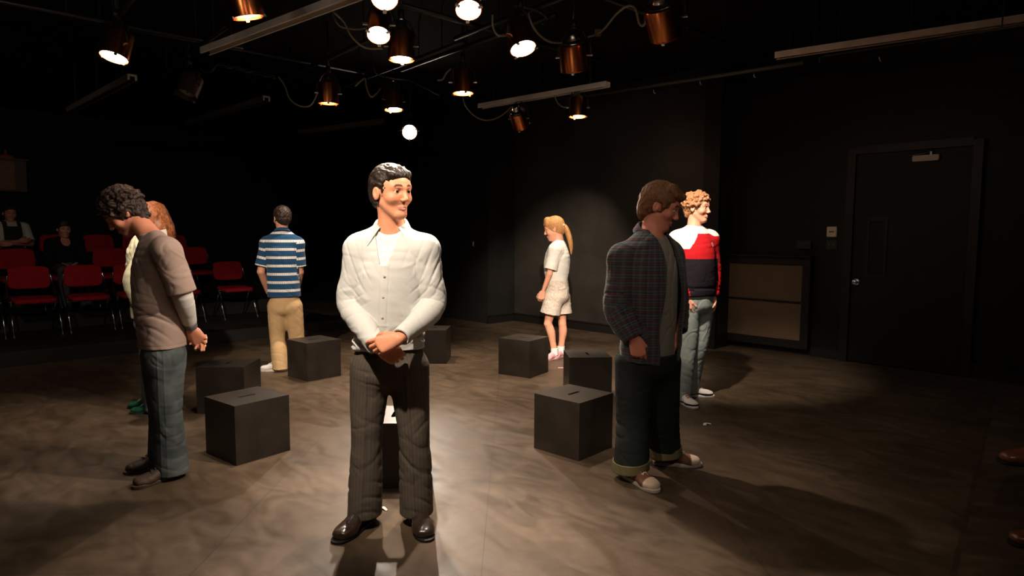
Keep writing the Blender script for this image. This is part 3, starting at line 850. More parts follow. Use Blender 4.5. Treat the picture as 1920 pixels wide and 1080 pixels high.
M_wall2 = mat('wall_black_dull', (.012, .011, .010), .8, var=.3, vscale=2.5, bump=.1, bscale=20, spec=.2)
M_ceil = mat('ceiling_black', (.010, .009, .009), .9, spec=.1, var=.3, vscale=3)
M_trim = mat('trim_black', (.010, .0085, .007), .45, spec=.3, bump=.05, bscale=30)
M_door = mat('door_black', (.0085, .0075, .006), .5, spec=.22, var=.2, vscale=3)
M_riser = mat('riser_black', (.016, .013, .011), .6, spec=.3, var=.4, vscale=3, bump=.1, bscale=20)
M_box = mat('box_paint', (.027, .021, .016), .42, spec=.4, var=.3, vscale=5, bump=.06, bscale=60)
M_boxin = mat('box_inside', (.012, .011, .010), .8)
M_steel = mat('steel', (.55, .55, .55), .25, metal=1.0)
M_chrome = mat('chrome', (.65, .65, .66), .16, metal=1.0)
M_copper = mat('copper_can', (.62, .20, .065), .26, metal=1.0, bump=.03, bscale=8)
M_copdull = mat('can_dull', (.10, .045, .03), .5, metal=.6)
M_black = mat('black_metal', (.015, .015, .015), .4, metal=.0, spec=.5)
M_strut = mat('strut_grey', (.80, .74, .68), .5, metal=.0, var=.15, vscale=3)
M_cable = mat('cable_beige', (.30, .25, .18), .6)
M_cabblk = mat('cable_black', (.02, .02, .02), .5)
M_lensoff = mat('lens_dark', (.25, .25, .25), .15, spec=.7)
M_red = mat('red_fabric', (.36, .012, .020), .85, bump=.15, bscale=300, spec=.15, var=.12, vscale=12)
M_plastic = mat('black_plastic', (.012, .012, .013), .4, spec=.5)
M_beige = mat('beige_plastic', (.88, .72, .48), .45)
M_wood = mat('brown_wood', (.20, .062, .018), .5, var=.35, vscale=6, stretch=(1, 1, 6))
M_paper = mat('white_paper', (.75, .72, .68), .8)
def lens_on(e):
    return mat('lens_lit_%d' % e, (.9, .85, .8), .2, emit=(1.0, .85, .68), estr=float(e))

# ------------------------------------------------------------------ the room
def quad(name, pts, m, kind='structure'):
    me = bpy.data.meshes.new(name); me.from_pydata([tuple(p) for p in pts], [], [tuple(range(len(pts)))])
    o = link_mesh(name, me, m); tag(o, kind=kind); return o
def slab(name, s0, s1, t0, t1, z0, z1, m, kind='structure', bev=0.0, parent=None):
    c = W((s0 + s1) / 2, (t0 + t1) / 2, (z0 + z1) / 2)
    mb = MB(); mb.box((0, 0, 0), (s1 - s0, t1 - t0, z1 - z0), bev=bev)
    o = mb.build(name, m, parent); o.location = c; o.rotation_euler = (0, 0, -PI / 4)
    if kind: tag(o, kind=kind)
    return o
CEIL = 3.55
TA, TR, TC = 7.57, 7.92, 6.97
S_COR, S_PIL = -7.51, -3.87
fl = MB(); fl.box((0, 0, -.06), (19.4, 11.6, .12)); fo = fl.build('floor', M_floor); fo.location = W(-4.5, 2.6, 0); fo.rotation_euler = (0, 0, -PI / 4); tag(fo, kind='structure')
slab('ceiling', -14.0, 5.0, -3.0, 8.2, CEIL, CEIL + .1, M_ceil)
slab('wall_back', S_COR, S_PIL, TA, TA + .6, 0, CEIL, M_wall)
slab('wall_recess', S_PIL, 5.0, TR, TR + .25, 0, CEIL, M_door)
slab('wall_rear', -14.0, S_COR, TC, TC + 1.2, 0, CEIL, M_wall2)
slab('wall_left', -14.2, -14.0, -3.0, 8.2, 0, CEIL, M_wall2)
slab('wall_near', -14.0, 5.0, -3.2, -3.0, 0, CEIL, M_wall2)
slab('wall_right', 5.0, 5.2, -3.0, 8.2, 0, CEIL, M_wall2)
# skirting with its bright upper lip
def skirting(name, s0, s1, t, h=.12, d=.025, ret=None):
    mb = MB(); mb.box((0, -d / 2, h / 2), (s1 - s0, d, h)); mb.box((0, -d * .8, h + .006), (s1 - s0, d * 1.6, .012))
    mb.box((0, -d * .7, .008), (s1 - s0, d * 1.4, .016))
    o = mb.build(name, M_trim); o.location = W((s0 + s1) / 2, t, 0); o.rotation_euler = (0, 0, -PI / 4); tag(o, kind='structure'); return o
skirting('baseboard_back', S_COR, S_PIL + .0, TA)
mb = MB(); mb.box((S_COR + .0125, (TC + TA) / 2 - .04, .06), (.025, TA - TC - .03, .12)); mb.box((S_COR + .02, (TC + TA) / 2 - .04, .126), (.04, TA - TC - .03, .012))
o = mb.build('baseboard_corner', M_trim); o.rotation_euler = (0, 0, -PI / 4); tag(o, kind='structure')
# pilaster at the end of the back wall
mb = MB(); mb.box((S_PIL - .11, TA - .03, CEIL / 2), (.22, .06, CEIL)); mb.box((S_PIL - .11, TA - .045, .08), (.25, .09, .16), bev=.006)
mb.box((S_PIL + .008, (TA + TR) / 2, .08), (.016, TR - TA, .16))
o = mb.build('trim_1', M_trim); o.rotation_euler = (0, 0, -PI / 4); tag(o, kind='structure')

# door and frame in the recess
ds0, _ = PT(1597, 500, TR - .03); ds1, _ = PT(1812, 500, TR - .03)
zt = PT(1603, 284, TR - .03)[1]
DW = ds1 - ds0
mb = MB(); mb.box((DW / 2, 0, zt / 2 + .004), (DW - .01, .045, zt - .012), bev=.003)
door = mb.build('door_1', M_door); door.location = W(ds0, TR - .028, 0); door.rotation_euler = (0, 0, -PI / 4); tag(door, kind='structure')
def on_door(px, py):
    s, z = PT(px, py, TR - .055); return s - ds0, z
mb = MB()   # narrow inset panel
(a0, z1), (a1, z0) = on_door(1628, 405), on_door(1657, 512)
for (c, sz) in ((((a0 + a1) / 2, -.030, z1), (a1 - a0 + .03, .016, .03)), (((a0 + a1) / 2, -.030, z0), (a1 - a0 + .03, .016, .03)), ((a0, -.030, (z0 + z1) / 2), (.03, .016, z1 - z0)), ((a1, -.030, (z0 + z1) / 2), (.03, .016, z1 - z0))):
    mb.box(c, sz, bev=.003)
mb.build('vision_panel_frame', M_trim, door)
mb = MB(); mb.box(((a0 + a1) / 2, -.0245, (z0 + z1) / 2), (a1 - a0 - .03, .004, z1 - z0 - .03)); mb.build('vision_panel', mat('dark_glass', (.008, .008, .008), .5, spec=.2), door)
ka, kz = on_door(1605, 522)
Mk = Matrix.Translation((ka, -.022, kz)) @ Matrix.Rotation(PI / 2, 4, 'X')
mb = MB(); mb.lathe([(0, 0), (.036, 0), (.036, .006), (.026, .010), (.013, .014), (.013, .034), (.024, .042), (.029, .055), (.027, .068), (.016, .074), (0, .075)], 28, Mk); mb.build('door_knob', M_steel, door, 'auto')
ca, cz = on_door(1735, 289); 
mb = MB(); mb.box((ca, -.055, cz), (.24, .06, .062), bev=.006); clo = mb.build('door_closer', mat('closer_paint', (.75, .60, .44), .45), door)
mb = MB(); mb.lathe([(0, 0), (.022, 0), (.022, .035), (0, .04)], 16, Matrix.Translation((ca + .045, -.055, cz + .03))); mb.tube([(ca + .045, -.055, cz + .062), (ca - .15, -.085, cz + .035)], .008, 8); mb.tube([(ca - .15, -.085, cz + .035), (ca - .19, -.01, cz + .045)], .009, 8)
mb.build('closer_arm', M_steel, clo)
mb = MB(); fw = .085
mb.box((-fw / 2, 0, zt / 2 + .03), (fw, .10, zt + .06)); mb.box((DW + fw / 2, 0, zt / 2 + .03), (fw, .10, zt + .06)); mb.box((DW / 2, 0, zt + fw / 2), (DW + .001, .10, fw))
o = mb.build('trim_2', M_trim); o.location = W(ds0, TR - .035, 0); o.rotation_euler = (0, 0, -PI / 4); tag(o, kind='structure')
gs1, _ = PT(1519, 550, TR - .08)
skirting('baseboard_recess', gs1 + .02, ds0 - fw, TR)
skirting('baseboard_right', ds1 + fw, 4.9, TR, h=.14, d=.04)
sv, zv = PT(1806, 668, TR - .03)
mb = MB(); mb.lathe([(0, 0), (.013, 0), (.011, .03), (0, .036)], 12, Matrix.Rotation(PI / 2, 4, 'X')); o = mb.build('door_stop', M_steel); o.location = W(sv, TR - .005, zv); o.rotation_euler = (0, 0, -PI / 4)
tag(o, 'small bright metal door stop low on the black wall past the door', 'door stop')

# radiator grille
gt = TR - .10
(g0, gz1), (g1, _) = PT(1352, 474, gt), PT(1520, 476, gt)
_, gz0 = PT(1350, 632, gt)
GW, GH = g1 - g0, gz1 - gz0
gr = empty('wall_grille', W(g0, gt, gz0), -PI / 4)
tag(gr, 'black framed radiator grille with two brown mesh panels, low on the wall by the door', 'grille')
mb = MB(); fw2 = .095
mb.box((GW / 2, .05, GH - fw2 / 2), (GW, .10, fw2), bev=.006); mb.box((GW / 2, .05, fw2 / 2), (GW, .10, fw2), bev=.006)
mb.box((fw2 / 2, .05, GH / 2), (fw2, .098, GH), bev=.006); mb.box((GW - fw2 / 2, .05, GH / 2), (fw2, .098, GH), bev=.006)
mb.box((GW / 2, -.008, GH + .008), (GW + .05, .13, .018), bev=.004)
mb.build('frame', M_trim, gr)
mb = MB(); mb.box((GW / 2, .03, GH * .505), (GW - 2 * fw2, .02, .02)); mb.build('middle_rail', M_trim, gr)
def mesh_panel_mat():
    m, N, L, b = node_mat('brown_mesh', .45, .4)
    b.inputs['Base Color'].default_value = (.20, .125, .075, 1)
    tc = N.new('ShaderNodeTexCoord')
    out = None; hs = []
    for rot in (.62, -.62):
        mp = N.new('ShaderNodeMapping'); mp.inputs['Rotation'].default_value = (0, rot, 0); L.new(tc.outputs['Object'], mp.inputs[0])
        w = N.new('ShaderNodeTexWave'); w.wave_type = 'BANDS'; w.bands_direction = 'Z'; w.inputs['Scale'].default_value = 26; L.new(mp.outputs[0], w.inputs['Vector']); hs.append(w)
    mx = N.new('ShaderNodeMath'); mx.operation = 'MAXIMUM'; L.new(hs[0].outputs[1], mx.inputs[0]); L.new(hs[1].outputs[1], mx.inputs[1])
    r = N.new('ShaderNodeValToRGB'); e = r.color_ramp.elements; e[0].position = .45; e[0].color = (.065, .042, .026, 1); e[1].position = .75; e[1].color = (.26, .165, .095, 1)
    L.new(mx.outputs[0], r.inputs[0]); L.new(r.outputs[0], b.inputs['Base Color'])
    bp = N.new('ShaderNodeBump'); bp.inputs['Distance'].default_value = .006; bp.inputs['Strength'].default_value = .8; L.new(mx.outputs[0], bp.inputs['Height']); L.new(bp.outputs[0], b.inputs['Normal'])
    return m
mm = mesh_panel_mat()
for za, zb in ((fw2, GH * .505 - .01), (GH * .505 + .01, GH - fw2)):
    mb = MB(); mb.box((GW / 2, .045, (za + zb) / 2), (GW - 2 * fw2, .012, zb - za)); mb.build('mesh_panel', mm, gr)
# things on that wall
def wall_box(name, px0, py0, px1, py1, depth, m, label, cat, bev=.006):
    s0, z1 = PT(px0, py0, TR - depth); s1, z0 = PT(px1, py1, TR - depth)
    mb = MB(); mb.box((0, -depth / 2, 0), (s1 - s0, depth, z1 - z0), bev=bev); o = mb.build(name, m)
    o.location = W((s0 + s1) / 2, TR, (z0 + z1) / 2); o.rotation_euler = (0, 0, -PI / 4); tag(o, label, cat); return o, s1 - s0, z1 - z0
o, w_, h_ = wall_box('thermostat', 1549, 419, 1567, 438, .035, M_beige, 'small beige thermostat box on the black wall left of the door', 'thermostat')
mb = MB(); mb.box((0, -.037, 0), (w_ * .5, .006, .012), bev=.002); mb.build('vent_slot', M_plastic, o)
o, w_, h_ = wall_box('light_switch', 1548, 444, 1568, 461, .012, M_plastic, 'black double switch plate directly under the beige thermostat', 'switch', .003)
for x in (-.022, .022):
    mb = MB(); mb.box((x, -.020, .003), (.009, .020, .018), Matrix.Rotation(.5, 4, 'X'), bev=.002); mb.build('toggle', mat('toggle_tan', (.4, .33, .25), .4), o)
wall_box('junction_box', 1493, 446, 1519, 461, .05, M_plastic, 'flat black box on the wall above the grille corner', 'box')
s_, z_ = (lambda d: ((Q * (d[0] - d[1])), d[2]))(_ray(888, 458) * (TC / (Q * (_ray(888, 458)[0] + _ray(888, 458)[1]))))
mb = MB(); mb.box((0, -.008, 0), (.07, .016, .115), bev=.003); o = mb.build('wall_socket', mat('socket_dark', (.03, .028, .025), .5)); o.location = W(s_, TC, CAM_H + z_); o.rotation_euler = (0, 0, -PI / 4)
tag(o, 'small dark wall socket plate high on the black rear wall', 'socket')
mb = MB(); mb.box((0, -.018, 0), (.018, .006, .07)); mb.build('cover_edge', M_beige, o)

# ------------------------------------------------------------------ seating risers and the near platform
SR = -8.54
t_end = TC
d_ = PZ(632, 616); T_END = Q * (d_[0] + d_[1])
RZ = [.16, .36, .56]
RS = [SR, -10.25, -11.42]
RL = ['lowest black seating riser, its long front edge facing the stage floor', 'middle black seating riser, behind the front row of red chairs', 'topmost black seating riser under the back row of red chairs']
for i in range(3):
    s1 = RS[i]; s0 = RS[i + 1] if i < 2 else -13.98
    mb = MB(); mb.box((0, 0, RZ[i] / 2), (s1 - s0 - .004, T_END + 3 - .02, RZ[i]), bev=.004)
    o = mb.build('seating_riser', M_riser); o.location = W((s0 + s1) / 2, (T_END - 3) / 2, 0); o.rotation_euler = (0, 0, -PI / 4)
    tag(o, RL[i], 'platform')
pa, pc = PZ(1874, 716, .10), PZ(1797, 1080, .10)
dpc = (pa - pc); dpc = dpc / np.linalg.norm(dpc)
nrmv = np.array([dpc[1], -dpc[0], 0])
e0 = pc - dpc * 3.2; e1 = pa - dpc * .1; 
pts = [e0, e1, e1 + nrmv * 1.0, e1 + nrmv * 2.4 - dpc * 2.6, e0 + nrmv * 2.4]
bm = bmesh.new(); up = [bm.verts.new((p[0], p[1], .10)) for p in pts]; dn = [bm.verts.new((p[0], p[1], 0)) for p in pts]
bm.faces.new(up); bm.faces.new(dn[::-1])
for i in range(len(pts)): bm.faces.new((up[i], dn[i], dn[(i + 1) % len(pts)], up[(i + 1) % len(pts)]))
bmesh.ops.recalc_face_normals(bm, faces=bm.faces); me = bpy.data.meshes.new('near_platform'); bm.to_mesh(me); bm.free()
o = link_mesh('near_platform', me, M_floor); tag(o, 'low black platform under the near seats, running along the open floor', 'platform')

# ------------------------------------------------------------------ acting boxes
BS = .375
def acting_box():
    r = empty('acting_box')
    th = .018; h = BS; w = BS
    mb = MB()
    for sx in (-1, 1): mb.box((sx * (w / 2 - th / 2), 0, (h - th) / 2), (th, w, h - th))
    for sy in (-1, 1): mb.box((0, sy * (w / 2 - th / 2), (h - th) / 2), (w - 2 * th, th, h - th))
    mb.box((0, 0, .03), (w - 2 * th, w - 2 * th, th))
    mb.build('side_panels', M_box, r)
    sl, sw = .060, .012
    mb = MB()
    # top board with a rounded hand slot
    n = 8; hole = []
    for k in range(n + 1): a = -PI / 2 + PI * k / n; hole.append((sl - sw + math.cos(a) * sw, math.sin(a) * sw))
    for k in range(n + 1): a = PI / 2 + PI * k / n; hole.append((-sl + sw + math.cos(a) * sw, math.sin(a) * sw))
    outer = []
    for (x, y) in hole:
        a = math.atan2(y * (sl / sw) * .8, x); c, s_ = math.cos(a), math.sin(a); k = (w / 2) / max(abs(c), abs(s_)); outer.append((c * k, s_ * k))
    # force the corners
    for cx, cy in ((1, 1), (1, -1), (-1, 1), (-1, -1)):
        j = min(range(len(outer)), key=lambda i: (outer[i][0] - cx * w / 2) ** 2 + (outer[i][1] - cy * w / 2) ** 2); outer[j] = (cx * w / 2, cy * w / 2)
    bm = mb.bm; L = {}
    for nm, loop, zz in (('ot', outer, h), ('ob', outer, h - th), ('it', hole, h), ('ib', hole, h - th)): L[nm] = [bm.verts.new((x, y, zz)) for x, y in loop]
    m_ = len(hole)
    for i in range(m_):
        j = (i + 1) % m_
        bm.faces.new((L['ot'][i], L['ot'][j], L['it'][j], L['it'][i])); bm.faces.new((L['ob'][i], L['ib'][i], L['ib'][j], L['ob'][j]))
        bm.faces.new((L['ot'][i], L['ob'][i], L['ob'][j], L['ot'][j])); bm.faces.new((L['it'][i], L['it'][j], L['ib'][j], L['ib'][i]))
    bmesh.ops.remove_doubles(bm, verts=bm.verts, dist=1e-5)
    mb.build('top_board', M_box, r)
    return r
# corner of the box nearest the camera, heading of its edge; from the photograph
BOX = [(-1.696, 3.845, .907, 0, 'nearest left-hand black cube, standing in front of a second cube'),
       (-2.124, 5.002, 1.611, 0, 'black wooden cube partly hidden behind the nearest left-hand cube'),
       (-1.977, 6.110, .842, 0, 'black wooden cube right of the tan trousers'),
       (.177, 6.305, .985, 1, 'black wooden cube beside the pink shoes of the shorts wearer'),
       (.499, 5.466, .052, 1, 'black wooden cube between the shorts wearer and the plaid shirt wearer'),
       (.429, 3.955, .826, 0, 'nearest right-hand black cube, beside the person in the plaid shirt'),
       (-.87, 3.50, 0.03, 1, 'black wooden cube directly behind the pinstriped trousers'),
       (-1.10, 7.02, -.04, 0, 'farthest black wooden cube, its right half showing beside the pale sleeve')]
ab = acting_box()
def dup(root):
    r = root.copy(); C.objects.link(r)
    for ch in list(root.children):
        c = ch.copy(); C.objects.link(c); c.parent = r
        for gch in ch.children:
            d = gch.copy(); C.objects.link(d); d.parent = c
    return r
for i, (x, y, th, sl, lab) in enumerate(BOX):
    o = ab if i == 0 else dup(ab)
    cx = x + math.cos(th) * BS / 2 - math.sin(th) * BS / 2; cy = y + math.sin(th) * BS / 2 + math.cos(th) * BS / 2
    o.location = (cx, cy, 0); o.rotation_euler = (0, 0, th + (PI / 2 if sl else 0)); tag(o, lab, 'box', 'black acting cubes set out in a ring')

# ------------------------------------------------------------------ scraps on the floor
def scrap(px, py, pts, label, m=None, th=.0015):
    c = PZ(px, py); bm = bmesh.new(); a = [bm.verts.new((x, y, .002 + z)) for x, y, z in pts]; b = [bm.verts.new((x, y, .002 + z + th)) for x, y, z in pts]
    bm.faces.new(a[::-1]); bm.faces.new(b)
    for i in range(len(pts)): bm.faces.new((a[i], a[(i + 1) % len(pts)], b[(i + 1) % len(pts)], b[i]))
    me = bpy.data.meshes.new('paper_scrap'); bm.to_mesh(me); bm.free(); o = link_mesh('paper_scrap', me, m or M_paper); o.location = (c[0], c[1], 0)
    tag(o, label, 'paper'); return o
scrap(1328, 793, [(-.035, -.018, 0), (-.02, .02, .004), (.0, .026, .006), (.035, .02, .004), (.035, .006, 0), (0, .008, .006), (-.012, -.016, 0)], 'torn white paper scrap on the floor right of the plaid shirt wearer')
scrap(720, 958, [(-.03, .01, 0), (-.015, .026, .003), (.012, .018, .006), (.034, -.012, .002), (.028, -.022, 0), (.004, -.002, .005), (-.022, -.004, 0)], 'torn white paper scrap between the dress shoes')
scrap(1053, 689, [(-.03, -.02, 0), (.03, -.024, .001), (.032, .012, .001), (-.028, .014, 0)], 'small pink scrap on the floor beside the pink shoes', mat('pink_paper', (.8, .35, .4), .7))

# ------------------------------------------------------------------ red stacking chairs
def chair():
    r = empty('stacking_chair')
    W2 = .235
    def pad(sx, sy, sz, cz, cy, rot, curve=0.0):
        mb = MB(); M = Matrix.Translation((0, cy, cz)) @ Matrix.Rotation(rot, 4, 'X')
        n = 40; rings = []
        for k, (sc, zz) in enumerate(((.90, -sz), (.985, -sz * .6), (1.0, 0), (.985, sz * .5), (.93, sz * .9), (.6, sz * 1.12))):
            ring = []
            for i in range(n):
                a = 2 * PI * i / n; e = .42
                x = math.copysign(abs(math.cos(a)) ** e, math.cos(a)) * sx * sc; y = math.copysign(abs(math.sin(a)) ** e, math.sin(a)) * sy * sc
                ring.append(mb.bm.verts.new(M @ Vector((x, y, zz + curve * (x / sx) ** 2))))
            rings.append(ring)
        for A, B in zip(rings, rings[1:]):
            for i in range(n): mb.bm.faces.new((A[i], A[(i + 1) % n], B[(i + 1) % n], B[i]))
        mb.bm.faces.new(rings[0]); mb.bm.faces.new(rings[-1]); return mb
    pad(.225, .215, .028, .435, .02, -.05).build('seat', M_red, r, True)
    bk = pad(.225, .145, .020, .70, -.215, PI / 2 + .16, .035).build('backrest', M_red, r, True)
    mb = MB(); mb.box((0, -.235, .70), (.40, .012, .25), Matrix.Rotation(.16, 4, 'X'), bev=.005); mb.build('back_shell', M_plastic, r)
    mb = MB(); mb.box((0, .01, .400), (.42, .38, .02), bev=.006); mb.build('seat_pan', M_plastic, r)
    for sx in (-1, 1):
        x = sx * (W2 + .008)
        mb = MB(); mb.tube([(x, -.03, .45), (x, .10, .27), (x, .24, .012)], .0095, 8); mb.build('leg', M_chrome, r, True)
        mb = MB(); mb.tube([(x - sx * .018, .02, .43), (x - sx * .018, -.12, .24), (x - sx * .018, -.27, .012)], .0095, 8); mb.build('leg', M_chrome, r, True)
        mb = MB(); mb.tube([(x, .03, .41), (x, -.10, .47), (x, -.19, .58), (x - sx * .02, -.235, .72), (x - sx * .03, -.245, .78)], .0095, 8); mb.build('back_post', M_chrome, r, True)
        mb = MB(); mb.lathe([(0, 0), (.014, 0), (.014, .022), (0, .024)], 12, Matrix.Translation((x, .245, 0))); mb.build('foot_glide', M_steel, r)
    return r
ch0 = chair(); chair_used = False
ROWN = ['front row', 'second row', 'back row']
def put_chair(row, t, label, s_off=0.0, jit=0.0):
    global chair_used
    o = ch0 if not chair_used else dup(ch0); chair_used = True
    s = [-9.86, -11.02, -11.98][row] + s_off
    p = W(s, t, RZ[row]); o.location = p; o.rotation_euler = (0, 0, -3 * PI / 4 + jit)
    tag(o, label, 'chair', 'red stacking chairs in the %s' % ROWN[row])
TS = [.83, 1.40, 1.98, 2.55, 3.12, 3.88]
FL = ['red padded chair at the picture edge end of the front row', 'red padded chair in the front row below the person with folded arms', 'red padded chair in the front row below the seated person in black',
      'red padded chair in the front row half hidden behind the beige jacket', 'red padded chair in the front row hidden behind the grey T-shirt', 'red padded chair at the far end of the front row, standing apart']
for t, l in zip(TS, FL): put_chair(0, t, l, jit=.02 * math.sin(t * 9))
for t, l in zip([.83, 1.42, 1.98, 2.56, 3.13, 3.78], ['red chair at the picture edge end of the second row', 'empty red chair of the second row, left of the seated person in black', 'red chair carrying the seated person in the black top', 'empty red chair of the second row, next to the seated person in black',
                  'red chair of the second row behind the leaning person in grey', 'empty red chair at the far end of the second row']): put_chair(1, t, l, jit=.02 * math.sin(t * 7))
for t, l in zip([.93, 1.50, 2.07, 2.63, 3.2, 3.76], ['red chair at the picture edge end of the back row', 'red chair carrying the person with folded arms', 'dim red chair of the back row behind the seated person in black', 'dim red chair of the back row, second to the right of the folded arms',
                  'dim red chair of the back row above the leaning person', 'dim red chair at the far end of the back row']): put_chair(2, t, l)

# ------------------------------------------------------------------ stage lamps
def lamp(px, py, z, tgt, label, on, watts=0.0, cone=50, D=.20, Ln=.21, dull=False, blend=.7, col=WARM, hang=None, lens_e=30, y=None):
    p = Vector(PZ(px, py, z)) if y is None else Vector(PY(px, py, y))
    d = (Vector(tgt) - p).normalized()
    r = empty('stage_lamp', p); tag(r, label, 'stage light', 'copper coloured can lamps under the ceiling')
    rot = d.to_track_quat('Z', 'Y').to_matrix().to_4x4(); T = rot @ Matrix.Translation((0, 0, 0))
    R = D / 2; h = Ln / 2; copper = M_copdull if dull else M_copper
    mb = MB(); mb.lathe([(R * .82, -h), (R * .97, -h + .006), (R, -h + .02), (R, h - .004), (R * 1.03, h - .004), (R * 1.03, h), (R * .96, h), (R * .95, h - .05), (R * .8, -h + .03), (R * .8, -h)], 40, T); mb.build('housing', copper, r, 'auto')
    mb = MB(); mb.lathe([(0, -h - .075), (R * .36, -h - .072), (R * .45, -h - .06), (R * .5, -h - .02), (R * .80, -h - .004), (R * .82, -h + .002), (0, -h + .003)], 32, T); mb.build('rear_cap', M_steel if not dull else M_black, r, 'auto')
    mb = MB(); mb.lathe([(R * .93, h - .045), (R * .7, h - .034), (R * .35, h - .027), (0, h - .025)], 32, T); mb.build('lens', lens_on(lens_e) if on else M_lensoff, r, True)
    for k in range(3):
        a = 2 * PI * k / 3 + .5
        mb = MB(); mb.box((math.cos(a) * R * .98, math.sin(a) * R * .98, h + .004), (.03, .022, .018), Matrix.Rotation(a, 4, 'Z'), bev=.003)
        ob = mb.build('lens_clip', M_chrome, r); ob.data.transform(T)
    # yoke: bracket in the vertical plane through the pivot axis
    ax = d.cross(Vector((0, 0, 1))); ax = ax.normalized() if ax.length > .05 else Vector((1, 0, 0))
    top = Vector((0, 0, R + .11))
    mb = MB(); mb.tube([ax * (R + .014), ax * (R + .014) + Vector((0, 0, R * .6)), ax * R * .6 + Vector((0, 0, R + .07)), top, -ax * R * .6 + Vector((0, 0, R + .07)), -ax * (R + .014) + Vector((0, 0, R * .6)), -ax * (R + .014)], .007, 8); mb.build('yoke', M_black, r, True)
    for sg in (-1, 1):
        mb = MB(); mb.tube([ax * sg * (R - .004), ax * sg * (R + .032)], .011, 10); mb.build('pivot_knob', M_steel, r)
    ztop = (hang if hang is not None else CEIL) - p.z
    mb = MB(); mb.tube([top, Vector((0, 0, ztop))], .012, 8); mb.tube([top - Vector((0, 0, .01)), top + Vector((0, 0, .05))], .024, 10); mb.build('hanging_stem', M_black, r, True)
    if watts:
        l = spot(p + d * (h + .02), tgt, watts, cone, blend, col, .03)
        l.parent = r; l.location = d * (h + .02)
    return r, p

# lamps seen in the photograph: pixel of the can's middle, height, aim, watts
LAMPS = [
 (215, 92, 2.85, (-3.35, 4.2, 0), 'tilted copper can lamp at the upper left, by itself above the leaning person', True, 130, 60, 12),
 (452, 4, 2.85, (-1.2, 4.6, 0), 'copper can lamp cut off by the top edge, left of the long grey strut', True, 120, 60, 3),
 (612, 178, 2.85, (-1.9, 6.75, 0), 'copper can lamp with a looping beige cable at its side', True, 150, 75, 12),
 (734, 190, 2.85, (-1.15, 6.75, 0), 'copper can lamp straight above the dazzling far lamp', True, 150, 75, 12),
 (864, 155, 2.85, (-.40, 6.1, 0), 'copper can lamp in the centre, hanging by itself over dark wall', True, 170, 75, 12),
 (706, 48, 2.85, (-.75, 2.9, 0.2), 'can lamp with its full round lens shining at the viewer', True, 380, 50, 30),
 (748, 88, 2.85, (-.84, 4.9, 0), 'vertical can lamp right beside the full shining lens', True, 230, 70, 30),
 (872, -4, 2.85, (-.1, 2.6, 0.3), 'shining can lamp cut off by the top edge, over the centre', True, 260, 50, 30),
 (970, 68, 2.85, (.75, 3.75, 0), 'slanted can lamp whose glowing lens points down to the right', True, 170, 50, 30),
 (1072, 104, 2.85, (.9, 6.6, 0.2), 'copper can lamp showing its bright rear cap, right of the slanted lamp', True, 360, 44, 30),
 (1241, 34, 2.85, (1.9, 5.8, .9), 'rightmost copper can lamp, turned away, a beige cable hooked beside it', True, 330, 40, 30),
 (970, 222, 2.80, (.75, 9.6, .9), 'small copper can lamp under the left end of the middle strut', True, 170, 60, 30),
 (1080, 200, 2.84, (.74, 7.15, 0), 'small copper can lamp under the right end of the middle strut', True, 110, 75, 12),
 (765, 247, 2.85, (-.5, 3.2, .7), 'far lamp dazzling straight at the viewer above the dark-haired person', True, 560, 40, 60),
 (716, -20, 2.85, (-.5, 2.2, .9), 'dazzling lamp at the very top edge above the full shining lens', True, 330, 50, 60),
]
for (px, py, z, tg, lab, on, wt, cone, le) in LAMPS:
    lamp(px, py, z, tg, lab, on, wt, cone, lens_e=max(le, 38), D={706: .155, 872: .155, 716: .155, 970: .19, 1072: .235, 1241: .245}.get(px if py != 222 else 0, .20), hang=3.0 if 'middle strut' in lab else None)
lamp(352, 168, 2.85, (-3.6, 5.4, .6), 'unlit dull can lamp hanging in the dark left of the cable bundle', False, dull=True)
# lamps of the same rig over and behind the viewer, plus two added fills
KEY = [((-.95, 1.35, 3.0), (-.58, 3.05, 1.15), 'key lamp above the viewer aimed at the person in the pale dress shirt', 380, 42),
       ((-1.9, 2.3, 2.95), (-2.5, 6.3, .8), 'lamp above the viewer aimed at the striped shirt', 720, 34),
       ((.2, 1.9, 2.95), (.5, 7.4, .9), 'lamp above the viewer aimed at the pale shorts wearer', 1500, 25),
       ((-.2, 2.6, 2.95), (-2.1, 3.9, .7), 'lamp above the viewer aimed at the leaning person', 80, 44),
       ((-3.4, 3.2, 2.95), (-7.0, 9.0, .9), 'added fill lamp above the left edge of the floor brightening the red seats', 85, 60),  # unseen fill, added to lift the dark watchers and their chairs
       ((1.7, .6, 3.1), (1.1, 3.8, .9), 'weak added fill lamp above the near seats on the right', 44, 60),  # unseen fill, added to brighten the near side of the plaid shirt
       ((.95, 3.0, 2.95), (-2.1, 3.75, .75), 'lamp over the near middle of the floor aimed across at the leaning person', 380, 36)]
def lamp_at(pos, tg, lab, wt, cone, blend=.7, lens_e=30):
    global PZ
    old = PZ; PZ = lambda a, b, z=0: np.array(pos)
    r = lamp(0, 0, pos[2], tg, lab, True, wt, cone, lens_e=lens_e, blend=blend); PZ = old; return r
for pos, tg, lab, wt, cone in KEY: lamp_at(pos, tg, lab, wt, cone)

